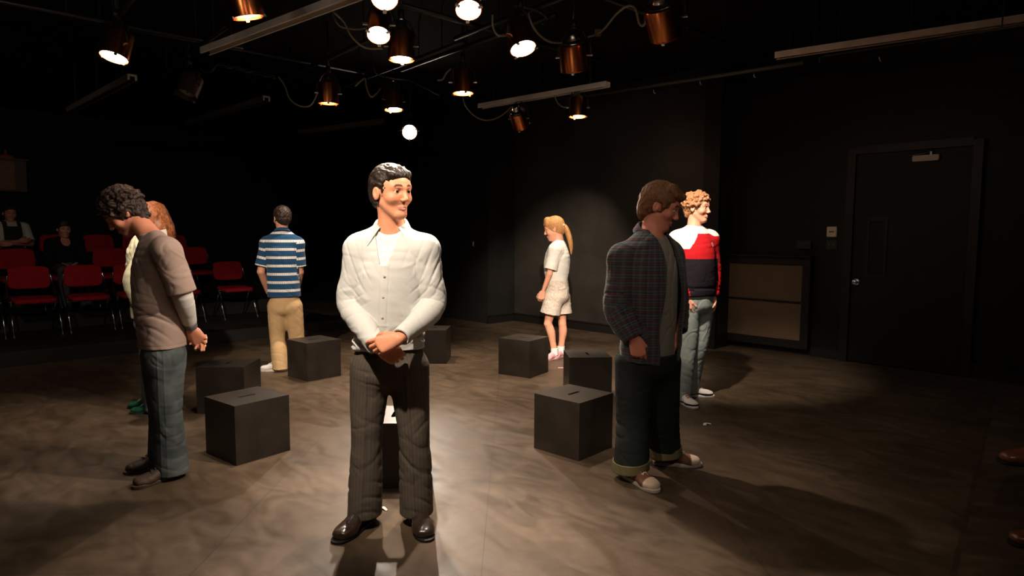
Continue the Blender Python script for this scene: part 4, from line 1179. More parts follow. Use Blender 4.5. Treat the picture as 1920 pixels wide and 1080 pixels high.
# ------------------------------------------------------------------ struts, pipes and cables overhead
def strut(a, b, label, w=.041, h=.041, m=None, open_end=False):
    a = Vector(a); b = Vector(b); L_ = (b - a).length
    mb = MB(); t = .004
    mb.box((L_ / 2, 0, h / 2), (L_, w, t)); mb.box((L_ / 2, w / 2, 0), (L_, t, h)); mb.box((L_ / 2, -w / 2, 0), (L_, t, h))
    mb.box((L_ / 2, w / 2 - .006, -h / 2), (L_, .012, t)); mb.box((L_ / 2, -w / 2 + .006, -h / 2), (L_, .012, t))
    o = mb.build('strut_channel', m or M_strut); o.location = a; o.rotation_euler = (0, -math.asin((b - a).normalized().z), math.atan2((b - a).y, (b - a).x))
    for k in (.12, .5, .88):
        hg = MB(); hg.tube([(L_ * k, 0, h / 2), (L_ * k, 0, CEIL - a.z)], .006, 6); hg.build('hanger_rod', M_black, o)
    tag(o, label, 'strut', 'grey channel struts hung under the ceiling'); return o
Z = 3.02
strut(PZ(380, 102, Z), PZ(380, 102, Z) + (PZ(640, 2, Z) - PZ(380, 102, Z)) * 1.9, 'long pale grey strut running up from left of the copper lamps to the top edge', .085, .05)
strut(PZ(897, 200, Z), PZ(1136, 156, Z), 'grey strut in the middle carrying two small copper lamps', .085, .05)
strut(PZ(1450, 100, Z), PZ(1450, 100, Z) + (PZ(1920, 25, Z) - PZ(1450, 100, Z)) * 1.5, 'long brownish grey strut at the upper right', .075, .05, mat('strut_brown', (.62, .46, .36), .5, var=.15))
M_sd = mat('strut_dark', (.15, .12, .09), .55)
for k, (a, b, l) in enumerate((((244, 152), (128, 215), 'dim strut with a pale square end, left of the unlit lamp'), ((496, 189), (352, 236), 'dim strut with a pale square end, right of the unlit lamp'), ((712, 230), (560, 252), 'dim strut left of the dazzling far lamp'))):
    A = PZ(*a, Z - .0); B = PZ(*b, Z - .0)
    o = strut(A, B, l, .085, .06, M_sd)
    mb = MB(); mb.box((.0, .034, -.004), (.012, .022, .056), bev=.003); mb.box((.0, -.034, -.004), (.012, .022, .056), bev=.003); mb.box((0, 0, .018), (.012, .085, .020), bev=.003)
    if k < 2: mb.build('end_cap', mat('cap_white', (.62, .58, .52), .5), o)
# black supply pipes
def pipe(a, b, label, r=.021, m=None):
    mb = MB(); a = Vector(a); b = Vector(b); mb.tube([Vector((0, 0, 0)), b - a], r, 12)
    o = mb.build('ceiling_pipe', m or M_black, None, True); o.location = a
    for k in (.15, .5, .85):
        p = (b - a) * k; hg = MB(); hg.tube([p, p + Vector((0, 0, CEIL - a.z))], .006, 6); hg.build('hanger_rod', M_black, o)
    tag(o, label, 'pipe', 'dark pipes under the ceiling'); return o
u_ = Vector((.66, -.75, 0)).normalized(); v_ = Vector((.75, .66, 0)).normalized()
for k, (px, py) in enumerate(((215, 40), (345, 112), (600, 118), (735, 128), (865, 90), (1010, 10))):
    c = Vector(PZ(px, py, 3.16)); pipe(c - u_ * 1.1, c + u_ * 1.2, ['dark pipe over the leftmost tilted lamp', 'dark pipe over the unlit lamp', 'dark pipe over the lamp with the looping cable', 'dark pipe over the lamp above the dazzling one', 'dark pipe over the centre lamp', 'dark pipe over the slanted lamp'][k], .021)
for k, (px, py) in enumerate(((120, 35), (430, 95), (930, 60), (1230, 30))):
    c = Vector(PZ(px, py, 3.21)); pipe(c - v_ * 1.4, c + v_ * 1.4, ['dark cross pipe at the upper left', 'dark cross pipe behind the long grey strut', 'dark cross pipe between the centre lamps', 'dark cross pipe by the rightmost lamp'][k], .021)
# track with hooks along the wall
M_track = mat('track_grey', (.11, .095, .08), .45)
ta_, tb_ = PY(1097, 178, 9.0), PY(1502, 112, 6.6)
mb = MB(); A, B = Vector(ta_), Vector(tb_); mb.tube([Vector((0, 0, 0)), B - A], .022, 8); tr = mb.build('curtain_track', M_track, None, True); tr.location = A
for k in (.05, .5, .95):
    p = (B - A) * k; hg = MB(); hg.tube([p, p + Vector((0, 0, CEIL - A.z - p.z))], .006, 6); hg.build('hanger_rod', M_black, tr)
tag(tr, 'thin dark track sloping along the black wall above the pale shorts wearer', 'track')
for k, (px, py) in enumerate(((1222, 165), (1309, 147), (1410, 132))):
    q = A + (B - A) * ((px - 1097) / 405.0); q = Vector(PY(px, py, q.y)) - A
    mb = MB(); mb.tube([q + Vector((0, 0, .05)), q, q + Vector((.004, 0, -.045))], .011, 8); mb.tube([q + Vector((0, 0, -.04)), q + Vector((.03, 0, -.055))], .008, 8); mb.build('track_hook', M_steel, tr, True)
a_, b_ = PY(1538, 99, 6.3), PY(1925, 36, 4.6)
mb = MB(); A2, B2 = Vector(a_), Vector(b_); mb.tube([Vector((-.02, 0, -.06)), Vector((-.03, 0, -.02)), Vector((.02, 0, 0)), B2 - A2], .009, 8); 
tr2 = mb.build('hanging_rail', M_track, None, True); tr2.location = A2
for k in (.1, .5, .9):
    p = (B2 - A2) * k; hg = MB(); hg.tube([p, p + Vector((0, 0, CEIL - A2.z - p.z))], .005, 6); hg.build('hanger_rod', M_black, tr2)
q = Vector(PY(1645, 103, 5.85)) - A2; mb = MB(); mb.tube([q + Vector((0, 0, .05)), q, q + Vector((.02, 0, -.03))], .010, 8); mb.build('track_hook', M_steel, tr2, True)
tag(tr2, 'thin dark rail just under the brownish strut at the upper right', 'rail')
# cables
def cable(pts, label, m=None, r=.008, nodes=10):
    P = [Vector(PY(*p)) for p in pts]; o0 = P[0]; C_ = [Vector(tuple(q)) - o0 for q in curve_pts([tuple(p) for p in P], nodes)]
    mb = MB(); mb.tube(C_, r, 8); o = mb.build('power_cable', m or M_cable, None, True); o.location = o0; tag(o, label, 'cable', 'cables looped between the lamps'); return o
cable([(518, 148, 6.6), (530, 165, 6.6), (540, 190, 6.6), (560, 203, 6.6), (580, 200, 6.6), (594, 172, 6.62)], 'beige cable looping down to the lamp at the left of the star-bright one')
cable([(616, 22, 4.7), (640, 45, 4.7), (655, 72, 4.7), (680, 92, 4.75), (712, 94, 4.8)], 'beige cable hanging from the long grey strut towards the shining lenses', r=.007)
cable([(618, 30, 4.9), (632, 52, 4.9), (660, 58, 4.9), (682, 56, 4.8)], 'short beige cable beside the full shining lens', r=.006)
cable([(918, 28, 4.7), (919, 50, 4.7), (928, 66, 4.7), (945, 67, 4.75)], 'short grey cable left of the slanted lamp', r=.007)
cable([(985, 25, 4.8), (994, 48, 4.9), (1008, 66, 5.0), (1028, 78, 5.1), (1052, 80, 5.2)], 'beige cable from the slanted lamp to the lamp with the bright cap')
cable([(1098, 68, 5.2), (1115, 62, 5.1), (1130, 50, 4.9), (1150, 25, 4.7), (1172, 9, 4.6), (1186, 15, 4.5), (1194, 42, 4.45), (1203, 44, 4.4), (1210, 25, 4.4)], 'long beige cable climbing to the rightmost lamp')
cable([(862, 150, 7.95), (866, 190, 7.92), (878, 210, 7.9), (893, 222, 7.9), (910, 226, 7.9), (930, 221, 7.9), (948, 208, 7.95), (956, 200, 7.97)], 'thin cable drooping left of the small lamp under the middle strut', r=.008)
cable([(1036, 178, 7.2), (1042, 192, 7.2), (1053, 200, 7.2), (1064, 198, 7.25)], 'thin cable left of the small lamp under the right end of the middle strut', r=.007)
cable([(816, 152, 6.1), (826, 150, 6.1), (833, 138, 6.1), (842, 130, 6.1)], 'short beige cable left of the centre lamp', r=.009)
cable([(662, 165, 6.9), (670, 157, 6.9), (680, 150, 6.9), (684, 168, 6.9), (692, 184, 6.9), (702, 178, 6.9), (710, 168, 6.95)], 'beige cable left of the lamp above the dazzling one', r=.009)
for k, (sx, dx) in enumerate(((418, 0), (421, .6))):
    cable([(416 + 10.5 * i, 128 + 2.3 * i + 3 * math.sin(i * 1.9 + dx * 5), 6.75) for i in range(10)], ['dark cable twisted along the bundle beside the unlit lamp', 'second dark cable twisted along the bundle beside the unlit lamp'][k], M_cabblk if k else mat('cable_shiny', (.06, .06, .06), .2, spec=.8), r=.010, nodes=4)
cable([(372, 134, 6.7), (380, 140, 6.7), (392, 140, 6.7), (402, 128, 6.7), (416, 128, 6.75)], 'dark cable dropping from the bundle to the unlit lamp', M_cabblk, r=.010)
cable([(690, 100, 6.8), (700, 138, 6.8), (725, 148, 6.9), (760, 152, 6.9), (790, 165, 6.8), (820, 180, 6.7)], 'dark cable sagging above the lamp over the dazzling one', mat('cable_shiny', (.06, .06, .06), .2, spec=.8), r=.010)
cable([(960, 10, 5.0), (1000, 18, 5.0), (1022, 34, 5.1), (1012, 44, 5.1)], 'dark cable coiled over the slanted lamp', M_cabblk, r=.012)
mb = MB(); mb.box((0, 0, 0), (.05, .035, .05), bev=.006); o = mb.build('cable_connector', mat('connector_brown', (.16, .11, .08), .6)); o.location = PY(1116, 60, 5.1); tag(o, 'small square connector on the long beige cable', 'connector')
# wooden cabinet high on the audience wall
c0 = PY(0, 300, 10.6)
cab = empty('wall_cabinet', PY(-4, 338, 10.8), PI / 4)
tag(cab, 'dim brown wooden cabinet high on the wall at the left picture edge', 'cabinet')
mb = MB(); mb.box((0, .15, 0), (.75, .30, .52), bev=.008); mb.build('carcass', mat('wood_dark', (.06, .028, .014), .5), cab)
mb = MB(); mb.box((-.06, -.012, -.0), (.54, .022, .47), bev=.005); mb.build('door', M_wood, cab)
mb = MB(); mb.box((0, .14, .275), (.84, .34, .03), bev=.006); mb.build('top_board', mat('wood_dark', (.06, .028, .014), .5), cab)
mb = MB(); mb.lathe([(0, 0), (.13, 0), (.11, .05), (.04, .075), (.02, .10), (.012, .14), (0, .145)], 24, Matrix.Translation((.12, .12, .29))); o = mb.build('lidded_dish', mat('orange_glaze', (.35, .10, .03), .4)); 
o.location = cab.location; o.rotation_euler = cab.rotation_euler; tag(o, 'low orange lidded dish on top of the dim wooden cabinet', 'dish')

# ------------------------------------------------------------------ the people
ONLY = None
def mid(a, b, t=.5): return np.array(a) * (1 - t) + np.array(b) * t

def plaid_mat():
    m, N, L, b = node_mat('plaid_flannel', .9, .12, .2)
    u = N.new('ShaderNodeAttribute'); u.attribute_name = 'gu'; v = N.new('ShaderNodeAttribute'); v.attribute_name = 'gv'
    base = (.030, .034, .040); gr = (.075, .085, .090); dk = (.012, .013, .016)
    cu = stripe_ramp(N, L, u.outputs['Fac'], .052, [(0, base), (.22, gr), (.42, base), (.60, dk), (.78, gr), (.90, base)])
    cv = stripe_ramp(N, L, v.outputs['Fac'], .046, [(0, base), (.14, gr), (.38, base), (.55, (.20, .022, .028)), (.66, base), (.80, gr)])
    mx = N.new('ShaderNodeMix'); mx.data_type = 'RGBA'; mx.inputs['Factor'].default_value = .62; L.new(cu, mx.inputs['A']); L.new(cv, mx.inputs['B'])
    L.new(mx.outputs['Result'], b.inputs['Base Color']); cloth_bump(N, L, b, .3, 260); return m
def polo_mat():
    m, N, L, b = node_mat('striped_polo', .85, .15, .1)
    v = N.new('ShaderNodeAttribute'); v.attribute_name = 'gv'; u = N.new('ShaderNodeAttribute'); u.attribute_name = 'gu'
    bl = (.012, .055, .125); wh = (.72, .68, .62)
    f = stripe_ramp(N, L, v.outputs['Fac'], .086, [(0, (0, 0, 0)), (.60, (1, 1, 1)), (.66, (.5, .5, .5)), (.84, (1, 1, 1)), (.90, (0, 0, 0))], .0)
    t = stripe_ramp(N, L, u.outputs['Fac'], .020, [(0, (1, 1, 1)), (.66, (.45, .45, .45))])
    sx = N.new('ShaderNodeMath'); sx.operation = 'GREATER_THAN'; sx.inputs[1].default_value = .2; L.new(f, sx.inputs[0])
    lo = N.new('ShaderNodeMath'); lo.operation = 'MAXIMUM'; L.new(f, lo.inputs[0]); L.new(t, lo.inputs[1])
    k = N.new('ShaderNodeMath'); k.operation = 'MULTIPLY'; L.new(sx.outputs[0], k.inputs[0]); L.new(lo.outputs[0], k.inputs[1])
    mx = N.new('ShaderNodeMix'); mx.data_type = 'RGBA'; L.new(k.outputs[0], mx.inputs['Factor']); mx.inputs['A'].default_value = (*bl, 1); mx.inputs['B'].default_value = (*wh, 1)
    L.new(mx.outputs['Result'], b.inputs['Base Color']); cloth_bump(N, L, b, .2, 300); return m
def denim_mat(name, col, light, scale=9):
    m, N, L, b = node_mat(name, .85, .15)
    tc = N.new('ShaderNodeTexCoord'); n = N.new('ShaderNodeTexNoise'); n.inputs['Scale'].default_value = scale; n.inputs['Detail'].default_value = 6; L.new(tc.outputs['Object'], n.inputs['Vector'])
    r = N.new('ShaderNodeValToRGB'); e = r.color_ramp.elements; e[0].position = .35; e[0].color = (*col, 1); e[1].position = .68; e[1].color = (*light, 1); L.new(n.outputs[0], r.inputs[0]); L.new(r.outputs[0], b.inputs['Base Color'])
    cloth_bump(N, L, b, .3, 600, .28); return m
def pinstripe_mat():
    m, N, L, b = node_mat('pinstripe_wool', .75, .25)
    u = N.new('ShaderNodeAttribute'); u.attribute_name = 'gu'
    c = stripe_ramp(N, L, u.outputs['Fac'], .016, [(0, (.078, .062, .047)), (.78, (.118, .097, .074)), (.88, (.078, .062, .047))])
    L.new(c, b.inputs['Base Color']); cloth_bump(N, L, b, .15, 400); return m
def cotton(name, col, crease=.22):
    if name in MATS: return MATS[name]
    m, N, L, b = node_mat(name, .85, .15); b.inputs['Base Color'].default_value = (*col, 1)
    cloth_bump(N, L, b, .15, 700, crease); return m

def uv_attr(g, sleeves=('R', 'L'), legs=False):
    """cloth coordinates: along / around the part of the garment a point belongs to"""
    J = g.J
    def fn(V, C0=None):
        corner = C0 is not None; C0 = V if C0 is None else C0
        gv = V[:, 2] - g.base[2]; rel = V - (g.J['pel'] if 'pel' in J else g.base); gu = rel @ g.Rs[:, 0]; fy = rel @ g.Rs[:, 1]
        gu = np.arctan2(gu, -fy * 1.0) * .14
        best = np.full(len(V), 1.0)
        for sd in sleeves:
            for a, b_, off in ((J['sh' + sd], J['el' + sd], 0.0), (J['el' + sd], J['wr' + sd], np.linalg.norm(J['el' + sd] - J['sh' + sd]))):
                ab = b_ - a; L_ = np.linalg.norm(ab); w = ab / L_
                tc = (C0 - a) @ w; dc = np.linalg.norm(C0 - a - np.clip(tc, 0, L_)[:, None] * w, axis=1)
                t = (V - a) @ w; q = V - a - np.clip(t, 0, L_)[:, None] * w
                side = (C0 - J['sh' + sd]) @ (g.Rs[:, 0] * (1 if sd == 'R' else -1))
                ok = (dc < .085) & (dc < best) & ((side > -.012) | (off > 0)) & (C0[:, 2] < J['sh' + sd][2] + .03)
                e1 = nrm(np.cross(w, g.Rs[:, 1])); e2 = np.cross(w, e1)
                gv = np.where(ok, off + t, gv); gu = np.where(ok, np.arctan2(q @ e1, q @ e2) * .055, gu); best = np.where(ok, dc, best)
        return {'@gu': gu, '@gv': gv} if corner else {'gu': gu, 'gv': gv}
    fn.per_corner = True
    return fn
def leg_attr(g):
    def fn(V):
        J = g.J; gu = np.zeros(len(V)); best = np.full(len(V), 9.0)
        for sd in 'RL':
            for a, b_ in ((J['pel'] * .3 + J['hp' + sd] * .7 + np.array([0, 0, .1]), J['hp' + sd]), (J['hp' + sd], J['kn' + sd]), (J['kn' + sd], J['an' + sd])):
                ab = b_ - a; L_ = np.linalg.norm(ab); w = ab / L_; t = np.clip((V - a) @ w, 0, L_); q = V - a - t[:, None] * w; d = np.linalg.norm(q, axis=1)
                x = q @ g.Rh[:, 0]; ok = d < best; gu = np.where(ok, x, gu); best = np.where(ok, d, best)
        return {'gu': gu + 1}
    return fn

M_hair_dark = hair_mat('hair_dark', (.006, .004, .003), (.034, .021, .014), .34)
M_hair_curl = hair_mat('hair_curl_dark', (.008, .004, .003), (.040, .018, .010), .45, (60, 60, 60))
M_hair_brown = hair_mat('hair_brown', (.010, .006, .004), (.042, .022, .012), .4)
M_hair_auburn = hair_mat('hair_auburn', (.10, .028, .010), (.36, .12, .04), .4, (90, 60, 30))
M_hair_straw = hair_mat('hair_strawberry', (.30, .12, .035), (.62, .32, .12), .4)
M_hair_chest = hair_mat('hair_chestnut', (.085, .035, .014), (.24, .105, .042), .4)
M_hair_ginger = hair_mat('hair_ginger', (.20, .075, .030), (.52, .25, .12), .45, (70, 70, 70))

# ================= person in the pale dress shirt
def main_man():
    D = 3.05
    J = dict(neck=PY(733, 437, D + .03), pel=PY(731, 680, D + .02),
             shR=PY(674, 471, D), elR=PY(657, 572, D - .01), wrR=PY(713, 655, D - .22),
             shL=PY(794, 471, D), elL=PY(812, 572, D - .01), wrL=PY(748, 638, D - .27),
             hpR=PY(697, 690, D + .02), hpL=PY(768, 690, D + .02), knR=PY(690, 822, D), knL=PY(779, 822, D),
             anR=PZ(689, 985, 0), anL=PZ(786, 980, 0))
    J['toeR'] = PZ(641, 1018); J['toeL'] = PZ(804, 1012)
    for k in ('anR', 'anL'): J[k] = J[k] + np.array([0, 0, .09])
    c = (J['anR'] + J['anL']) / 2
    g = Fig('person', (c[0], c[1], 0), 'person in pale dress shirt and pinstriped trousers, hands clasped, standing nearest the viewer', -88, J, (PY(733, 362, D - .02), -42, 2, 2), 1.06, bw=1.0, bd=.93)
    g.hands = [((J['wrL'] + np.array([0, 0, .0]), (-.90, -.06, -.30), (-.12, .93, -.32), 'L'), dict(curls=[(22, 30, 14), (30, 40, 25), (36, 46, 30), (42, 50, 30)], thumb=(40, 10), s=1.0, spread=4)),
               ((J['wrR'] + np.array([0, 0, 0]), (.86, .10, -.50), (.10, .90, -.42), 'R'), dict(curls=[(55, 75, 45), (60, 78, 45), (64, 80, 45), (68, 80, 45)], thumb=(60, 30), s=1.0))]
    skin = (.74, .31, .175)
    g.body(.0034, skin, (.030, .016, .010), (.62, .26, .22)); g.eyes((.035, .018, .010), gaze=(6, 2))
    g.hair('short', M_hair_dark, .0034, .009)
    R = g.Rs; nk = J['neck']
    # white undershirt
    U = SDF(); g.torso(U, .001, lo=2)
    U.cone(nk + np.array([0, 0, -.03]), nk + np.array([0, 0, .03]), .075, .066, .03)
    U.ell(nk + R[:, 1] * .055 + np.array([0, 0, .035]), (.062, .07, .05), R, .01, 'sub')
    U.cut(nk + np.array([0, 0, .028]) + R[:, 1] * .0, (R[:, 1] * .45 + np.array([0, 0, 1])), 0)
    g.mesh('undershirt', U, cotton('tee_white', (.78, .76, .72)), .005)
    # dress shirt
    T = SDF()
    mul = [(1, 1)] * 7
    g.torso(T, .016, lo=0, k=0, mul=[(1.0, 1.02), (.98, 1.03), (1.04, 1.10), (1.04, 1.10), (1.0, 1.04), (1, 1), (1.0, 1.0)])
    for sd in 'RL':
        g.arm(T, sd, g.sleeve(sd, .070, .062, .041, frac=.94, sag=.010, hollow=.012, wall=.009))
    Vb = PY(716, 500, D - .13)   # bottom of the open neck
    def wedge(P):
        q = P - np.array(Vb, f32); x = q @ R[:, 0].astype(f32); z = q[:, 2]; y = (P - nk.astype(f32)) @ R[:, 1].astype(f32)
        x = x + z * .10
        return np.maximum(np.maximum(np.abs(x) - .014 - z.clip(0, 1) * .30, -z + .0), -(y + .02)).astype(f32)
    T.fn(wedge, Vb - .22, Vb + .25, .004, 'sub')
    T.ell(nk + np.array([0, 0, .055]) + R[:, 1] * .01, (.070, .070, .06), R, .008, 'sub')
    belt_p = PY(731, 650, D)
    T.cut(belt_p + np.array([0, 0, -.012]), (0, 0, -1), 0)
    eR, eL = J['elR'], J['elL']; wst = J['pel'] + np.array([0, 0, .09])
    chest = mid(J['pel'], nk, .6) + R[:, 1] * .12
    def disp(V):
        d = np.zeros(len(V))
        for sd, e in (('R', eR), ('L', eL)):
            sh, wr = J['sh' + sd], J['wr' + sd]; sg = 1 if sd == 'R' else -1
            up = nrm(e - sh); fo = nrm(wr - e)
            d += fold(V, e + R[:, 1] * .03, nrm(up + fo), np.cross(up, fo), .034, .010, .085, .5, 3)
            d += fold(V, mid(e, wr, .45), nrm(fo + up * .5 + R[:, 0] * .3 * sg), R[:, 2], .040, .007, .09, 1.1)
            d += fold(V, mid(sh, e, .35) + R[:, 1] * .03, nrm(up * .45 + R[:, 0] * sg), up, .034, .008, .10, .3)
            d += fold(V, mid(sh, e, .75) - R[:, 0] * sg * .03 + R[:, 1] * .04, nrm(up + R[:, 0] * sg * .8), up, .03, .006, .07, 0)
        q = V - nk
        x = q @ R[:, 0]; z = V[:, 2]
        bz = np.exp(-((z - wst[2]) / .075) ** 2)
        d += .012 * bz * ridge(V * np.array([34, 20, 60]) + 2, 1.3)      # blousing over the belt
        d += .0045 * wob(V * np.array([17, 17, 7]), .5) + .003 * ridge(V * np.array([16, 16, 22]), 4.0)
        pk = np.exp(-((x + .012 + (z - Vb[2]) * .06) / .0022) ** 2) + np.exp(-((x - .022 + (z - Vb[2]) * .06) / .0022) ** 2)
        d -= .0022 * pk * (z < Vb[2]) * ((q @ R[:, 1]) > .03)
        for sd, sg in (('R', 1), ('L', -1)):    # armhole seams
            s_ = J['sh' + sd]; xx = (V - s_) @ R[:, 0] * sg
            d -= .0018 * np.exp(-((xx + .030) / .0025) ** 2) * (np.abs(z - s_[2] + .03) < .11) * (((V - s_) @ R[:, 1]) > 0)
        return d
    M_shirt = cotton('shirt_pale_grey', (.60, .60, .57), .14)
    g.mesh('dress_shirt', T, M_shirt, .0040, disp)
    col_c = nk + np.array([0, 0, .060]) + R[:, 1] * .010
    collar(g, 'collar', M_shirt, col_c, facing(-88, 10), .067, .067, 70, h=.045, fall=.046, tip=.040, spread=.034, tiltf=.6)
    # buttons down the placket
    for i in range(4):
        bp = None
        z = Vb[2] - .05 - .095 * i
        if z < belt_p[2] + .03: break
        pt = np.array([Vb[0], 0, z]) ; cx = nk + R[:, 0] * (.005 - .06 * (z - Vb[2]))
        P0 = np.array([[cx[0], y_, z] for y_ in np.linspace(D - .30, D + .02, 200)]); dd = T.eval(P0)
        k = int(np.argmax(dd < 0)); p = P0[k]
        mb = MB(); mb.lathe([(0, .003), (.0045, .003), (.0055, .0015), (.005, 0), (0, 0)], 14, Matrix.Translation(Vector(p - g.base) + Vector((0, -.0045, 0))) @ Matrix.Rotation(PI / 2, 4, 'X')); mb.build('shirt_button', mat('button_pearl', (.6, .57, .5), .3), g.o)
    # trousers
    L_ = g.legs_sdf((.098, .074, .084), hem=.055, seatd=1.0)
    L_.cut(belt_p + np.array([0, 0, .008]), (0, 0, 1), 0)
    def dt(V):
        d = .0022 * wob(V * np.array([22, 22, 9]), 1.0)
        for sd, sg in (('R', 1), ('L', -1)):
            kn, an, hp = J['kn' + sd], J['an' + sd], J['hp' + sd]; fr = g.Rh[:, 1]
            d += fold(V, an + np.array([0, 0, .10]) + fr * .05, nrm(np.array([0, 0, 1.0]) + g.Rh[:, 0] * .35 * sg), g.Rh[:, 0], .060, .016, .10, .4, 5)
            d += fold(V, kn + np.array([0, 0, -.10]), nrm(np.array([0, 0, 1.0]) + g.Rh[:, 0] * .8 * sg), fr, .075, .012 if sd == 'L' else .005, .10, 1.0, 3)
            d += fold(V, kn + np.array([0, 0, .02]) + fr * .03, nrm(np.array([0, 0, 1.0]) - g.Rh[:, 0] * .9 * sg), fr, .055, .009, .08, .2, 3)
            d += fold(V, hp + np.array([0, 0, -.06]) + fr * .06, nrm(np.array([0, 0, 1.0]) - g.Rh[:, 0] * .3 * sg), fr, .045, .005, .09, .2, 2)
            t = np.clip((hp[2] - V[:, 2]) / (hp[2] - an[2]), 0, 1); cx = hp * 0 + hp; X = (V - (hp[None] * (1 - t)[:, None] + an[None] * t[:, None])) @ g.Rh[:, 0]
            d += .006 * np.exp(-(X / .006) ** 2) * (((V - an) @ fr) > -.02) * (V[:, 2] < hp[2] - .02)   # pressed crease
        return d
    g.mesh('trousers', L_, pinstripe_mat(), .0045, dt, leg_attr(g))
    # belt
    Bt = SDF(); st = g.spine(); P = J['pel']
    Bt.tube([P + np.array([0, 0, .02]), P + np.array([0, 0, .16])], [(.163, .116), (.150, .108)], g.Rh[:, 0], k=0)
    Bt.cut(belt_p + np.array([0, 0, .012]), (0, 0, 1), .03, .010); Bt.cut(belt_p + np.array([0, 0, -.022]), (0, 0, -1), .03, .010)
    g.mesh('belt', Bt, mat('belt_leather', (.012, .010, .009), .35), .005)
    for sd in 'RL': g.shoe(sd, 'dress', ((.030, .018, .012), (.008, .007, .006), None, None), 1.10)
    return g

# ================= leaning person in the grey T-shirt
def leaning_man():
    D = 3.72
    J = dict(neck=PY(287, 452, D), pel=PY(307, 668, D), mid=PY(300, 556, D),
             shL=PY(313, 478, D - .16), elL=PY(343, 562, D - .13), wrL=PY(359, 622, D + .0),
             shR=PY(290, 470, D + .17), elR=PY(322, 560, D + .20), wrR=PY(352, 628, D + .10),
             hpL=PY(312, 672, D - .06), hpR=PY(302, 672, D + .09), knL=PY(315, 778, D - .09), knR=PY(308, 780, D + .12))
    J['mid'] = mid(J['neck'], J['pel']) + np.array([.02, 0, 0]) 
    J['anL'] = PZ(327, 902) + np.array([0, 0, .09]); J['anR'] = PZ(313, 880) + np.array([0, 0, .09])
    J['toeL'] = PZ(258, 923); J['toeR'] = PZ(258, 892)
    c = (J['anR'] + J['anL']) / 2
    g = Fig('person', (c[0], c[1], 0), 'person leaning forward in a taupe T-shirt over white sleeves, hands behind the back', -152, J, (PY(229, 407, D + .02), -150, 38, 0), 1.04, bw=1.0, bd=.86)
    g.hands = [((J['wrL'], (.35, .25, -.75), (-.2, .9, .0), 'L'), dict(curls=[(20, 25, 15), (26, 35, 20), (32, 42, 25), (38, 45, 25)], thumb=(30, 10))),
               ((J['wrR'], (.75, -.35, -.35), (-.2, -.6, -.7), 'R'), dict(curls=[(10, 18, 12), (14, 20, 12), (22, 26, 16), (30, 30, 20)], thumb=(30, 10)))]
    g.body(.0042, (.62, .25, .15), (.015, .008, .006), (.50, .20, .16)); g.eyes((.03, .015, .01), gaze=(0, -15))
    g.hair('mop', M_hair_curl, .0042, .020)
    R = g.Rs; nk = J['neck']
    ax = nrm(nk - J['pel'])
    # white long-sleeved shirt showing at arms and neck
    Lw = SDF()
    g.torso(Lw, .000, lo=2, k=0)
    Lw.cone(nk - np.array([0, 0, .04]), nk + ax * .035, .074, .068, .03)
    Lw.cut(nk + ax * .030 + R[:, 1] * .0, ax + R[:, 1] * .25, .02, .003)
    for sd in 'RL': g.arm(Lw, sd, g.sleeve(sd, .058, .054, .034, frac=.97, sag=.006))
    def dl(V):
        d = .003 * wob(V * np.array([26, 26, 14]), .7)
        for sd in 'RL':
            e, w = J['el' + sd], J['wr' + sd]; fo = nrm(w - e)
            d += fold(V, mid(e, w, .15), fo, np.cross(fo, R[:, 2]), .045, .007, .08, .4)
            d += .0035 * np.exp(-(((V - w) @ fo + .045) / .004) ** 2) * (np.linalg.norm(V - w, axis=1) < .09) * -1
        return d
    def colr(V):
        col = np.tile([.60, .57, .52], (len(V), 1))
        for sd in 'RL':
            e, w = J['el' + sd], J['wr' + sd]; fo = nrm(w - e); k = (((V - w) @ fo > -.045) & (np.linalg.norm(V - w, axis=1) < .12))
            col[k] = (.13, .125, .13)
        return {'tint': col}
    g.mesh('long_sleeved_shirt', Lw, MATS['cloth'], .0045, dl, colr)
    # T-shirt
    T = SDF()
    hem = PY(306, 655, D)
    mul = [(1.04, 1.14), (1.03, 1.16), (1.08, 1.24), (1.06, 1.22), (1.0, 1.12), (1, 1.03), (1, 1)]
    g.torso(T, .018, k=0, mul=mul, ext=(J['pel'] + np.array([-.0, 0, -.14]), (.175, .132)))
    for sd in 'RL': g.arm(T, sd, g.sleeve(sd, .073, .078, to='elbow', frac=.92))
    T.cone(nk - ax * .02, nk + ax * .10, .073, .080, .006, 'sub')
    T.cut(hem + np.array([0, 0, .0]), (0.03, .0, -1), .05, .010)
    def dt(V):
        d = .006 * wob(V * np.array([14, 14, 9]), 1.5) + .0035 * ridge(V * np.array([15, 15, 26]), 2.0)
        lo_ = hem + np.array([0, -.12, .12])
        d += fold(V, lo_, (.25, .1, 1), (1, 0, 0), .055, .010, .13, .2, 2) + fold(V, mid(J['pel'], nk, .55) + np.array([.06, -.1, 0]), (1, 0, .35), (0, 0, 1), .06, .009, .16, .9, 1)
        d += fold(V, mid(J['pel'], nk, .25) + np.array([-.05, -.14, 0]), (.5, 0, 1), (1, 0, -.4), .07, .010, .15, .9, 1)
        for sd in 'RL':
            s_, e = J['sh' + sd], J['el' + sd]
            d += fold(V, s_ + np.array([-.05, -.02, -.09]), (.8, 0, -.6), (.4, 0, 1), .040, .009, .09, .4)
        d -= .0018 * np.exp(-((V[:, 2] - hem[2] - .022) / .002) ** 2)
        return d
    g.mesh('t_shirt', T, cotton('tee_taupe', (.33, .235, .20)), .0048, dt)
    L_ = g.legs_sdf((.102, .080, .084), hem=.030, seatd=1.1)
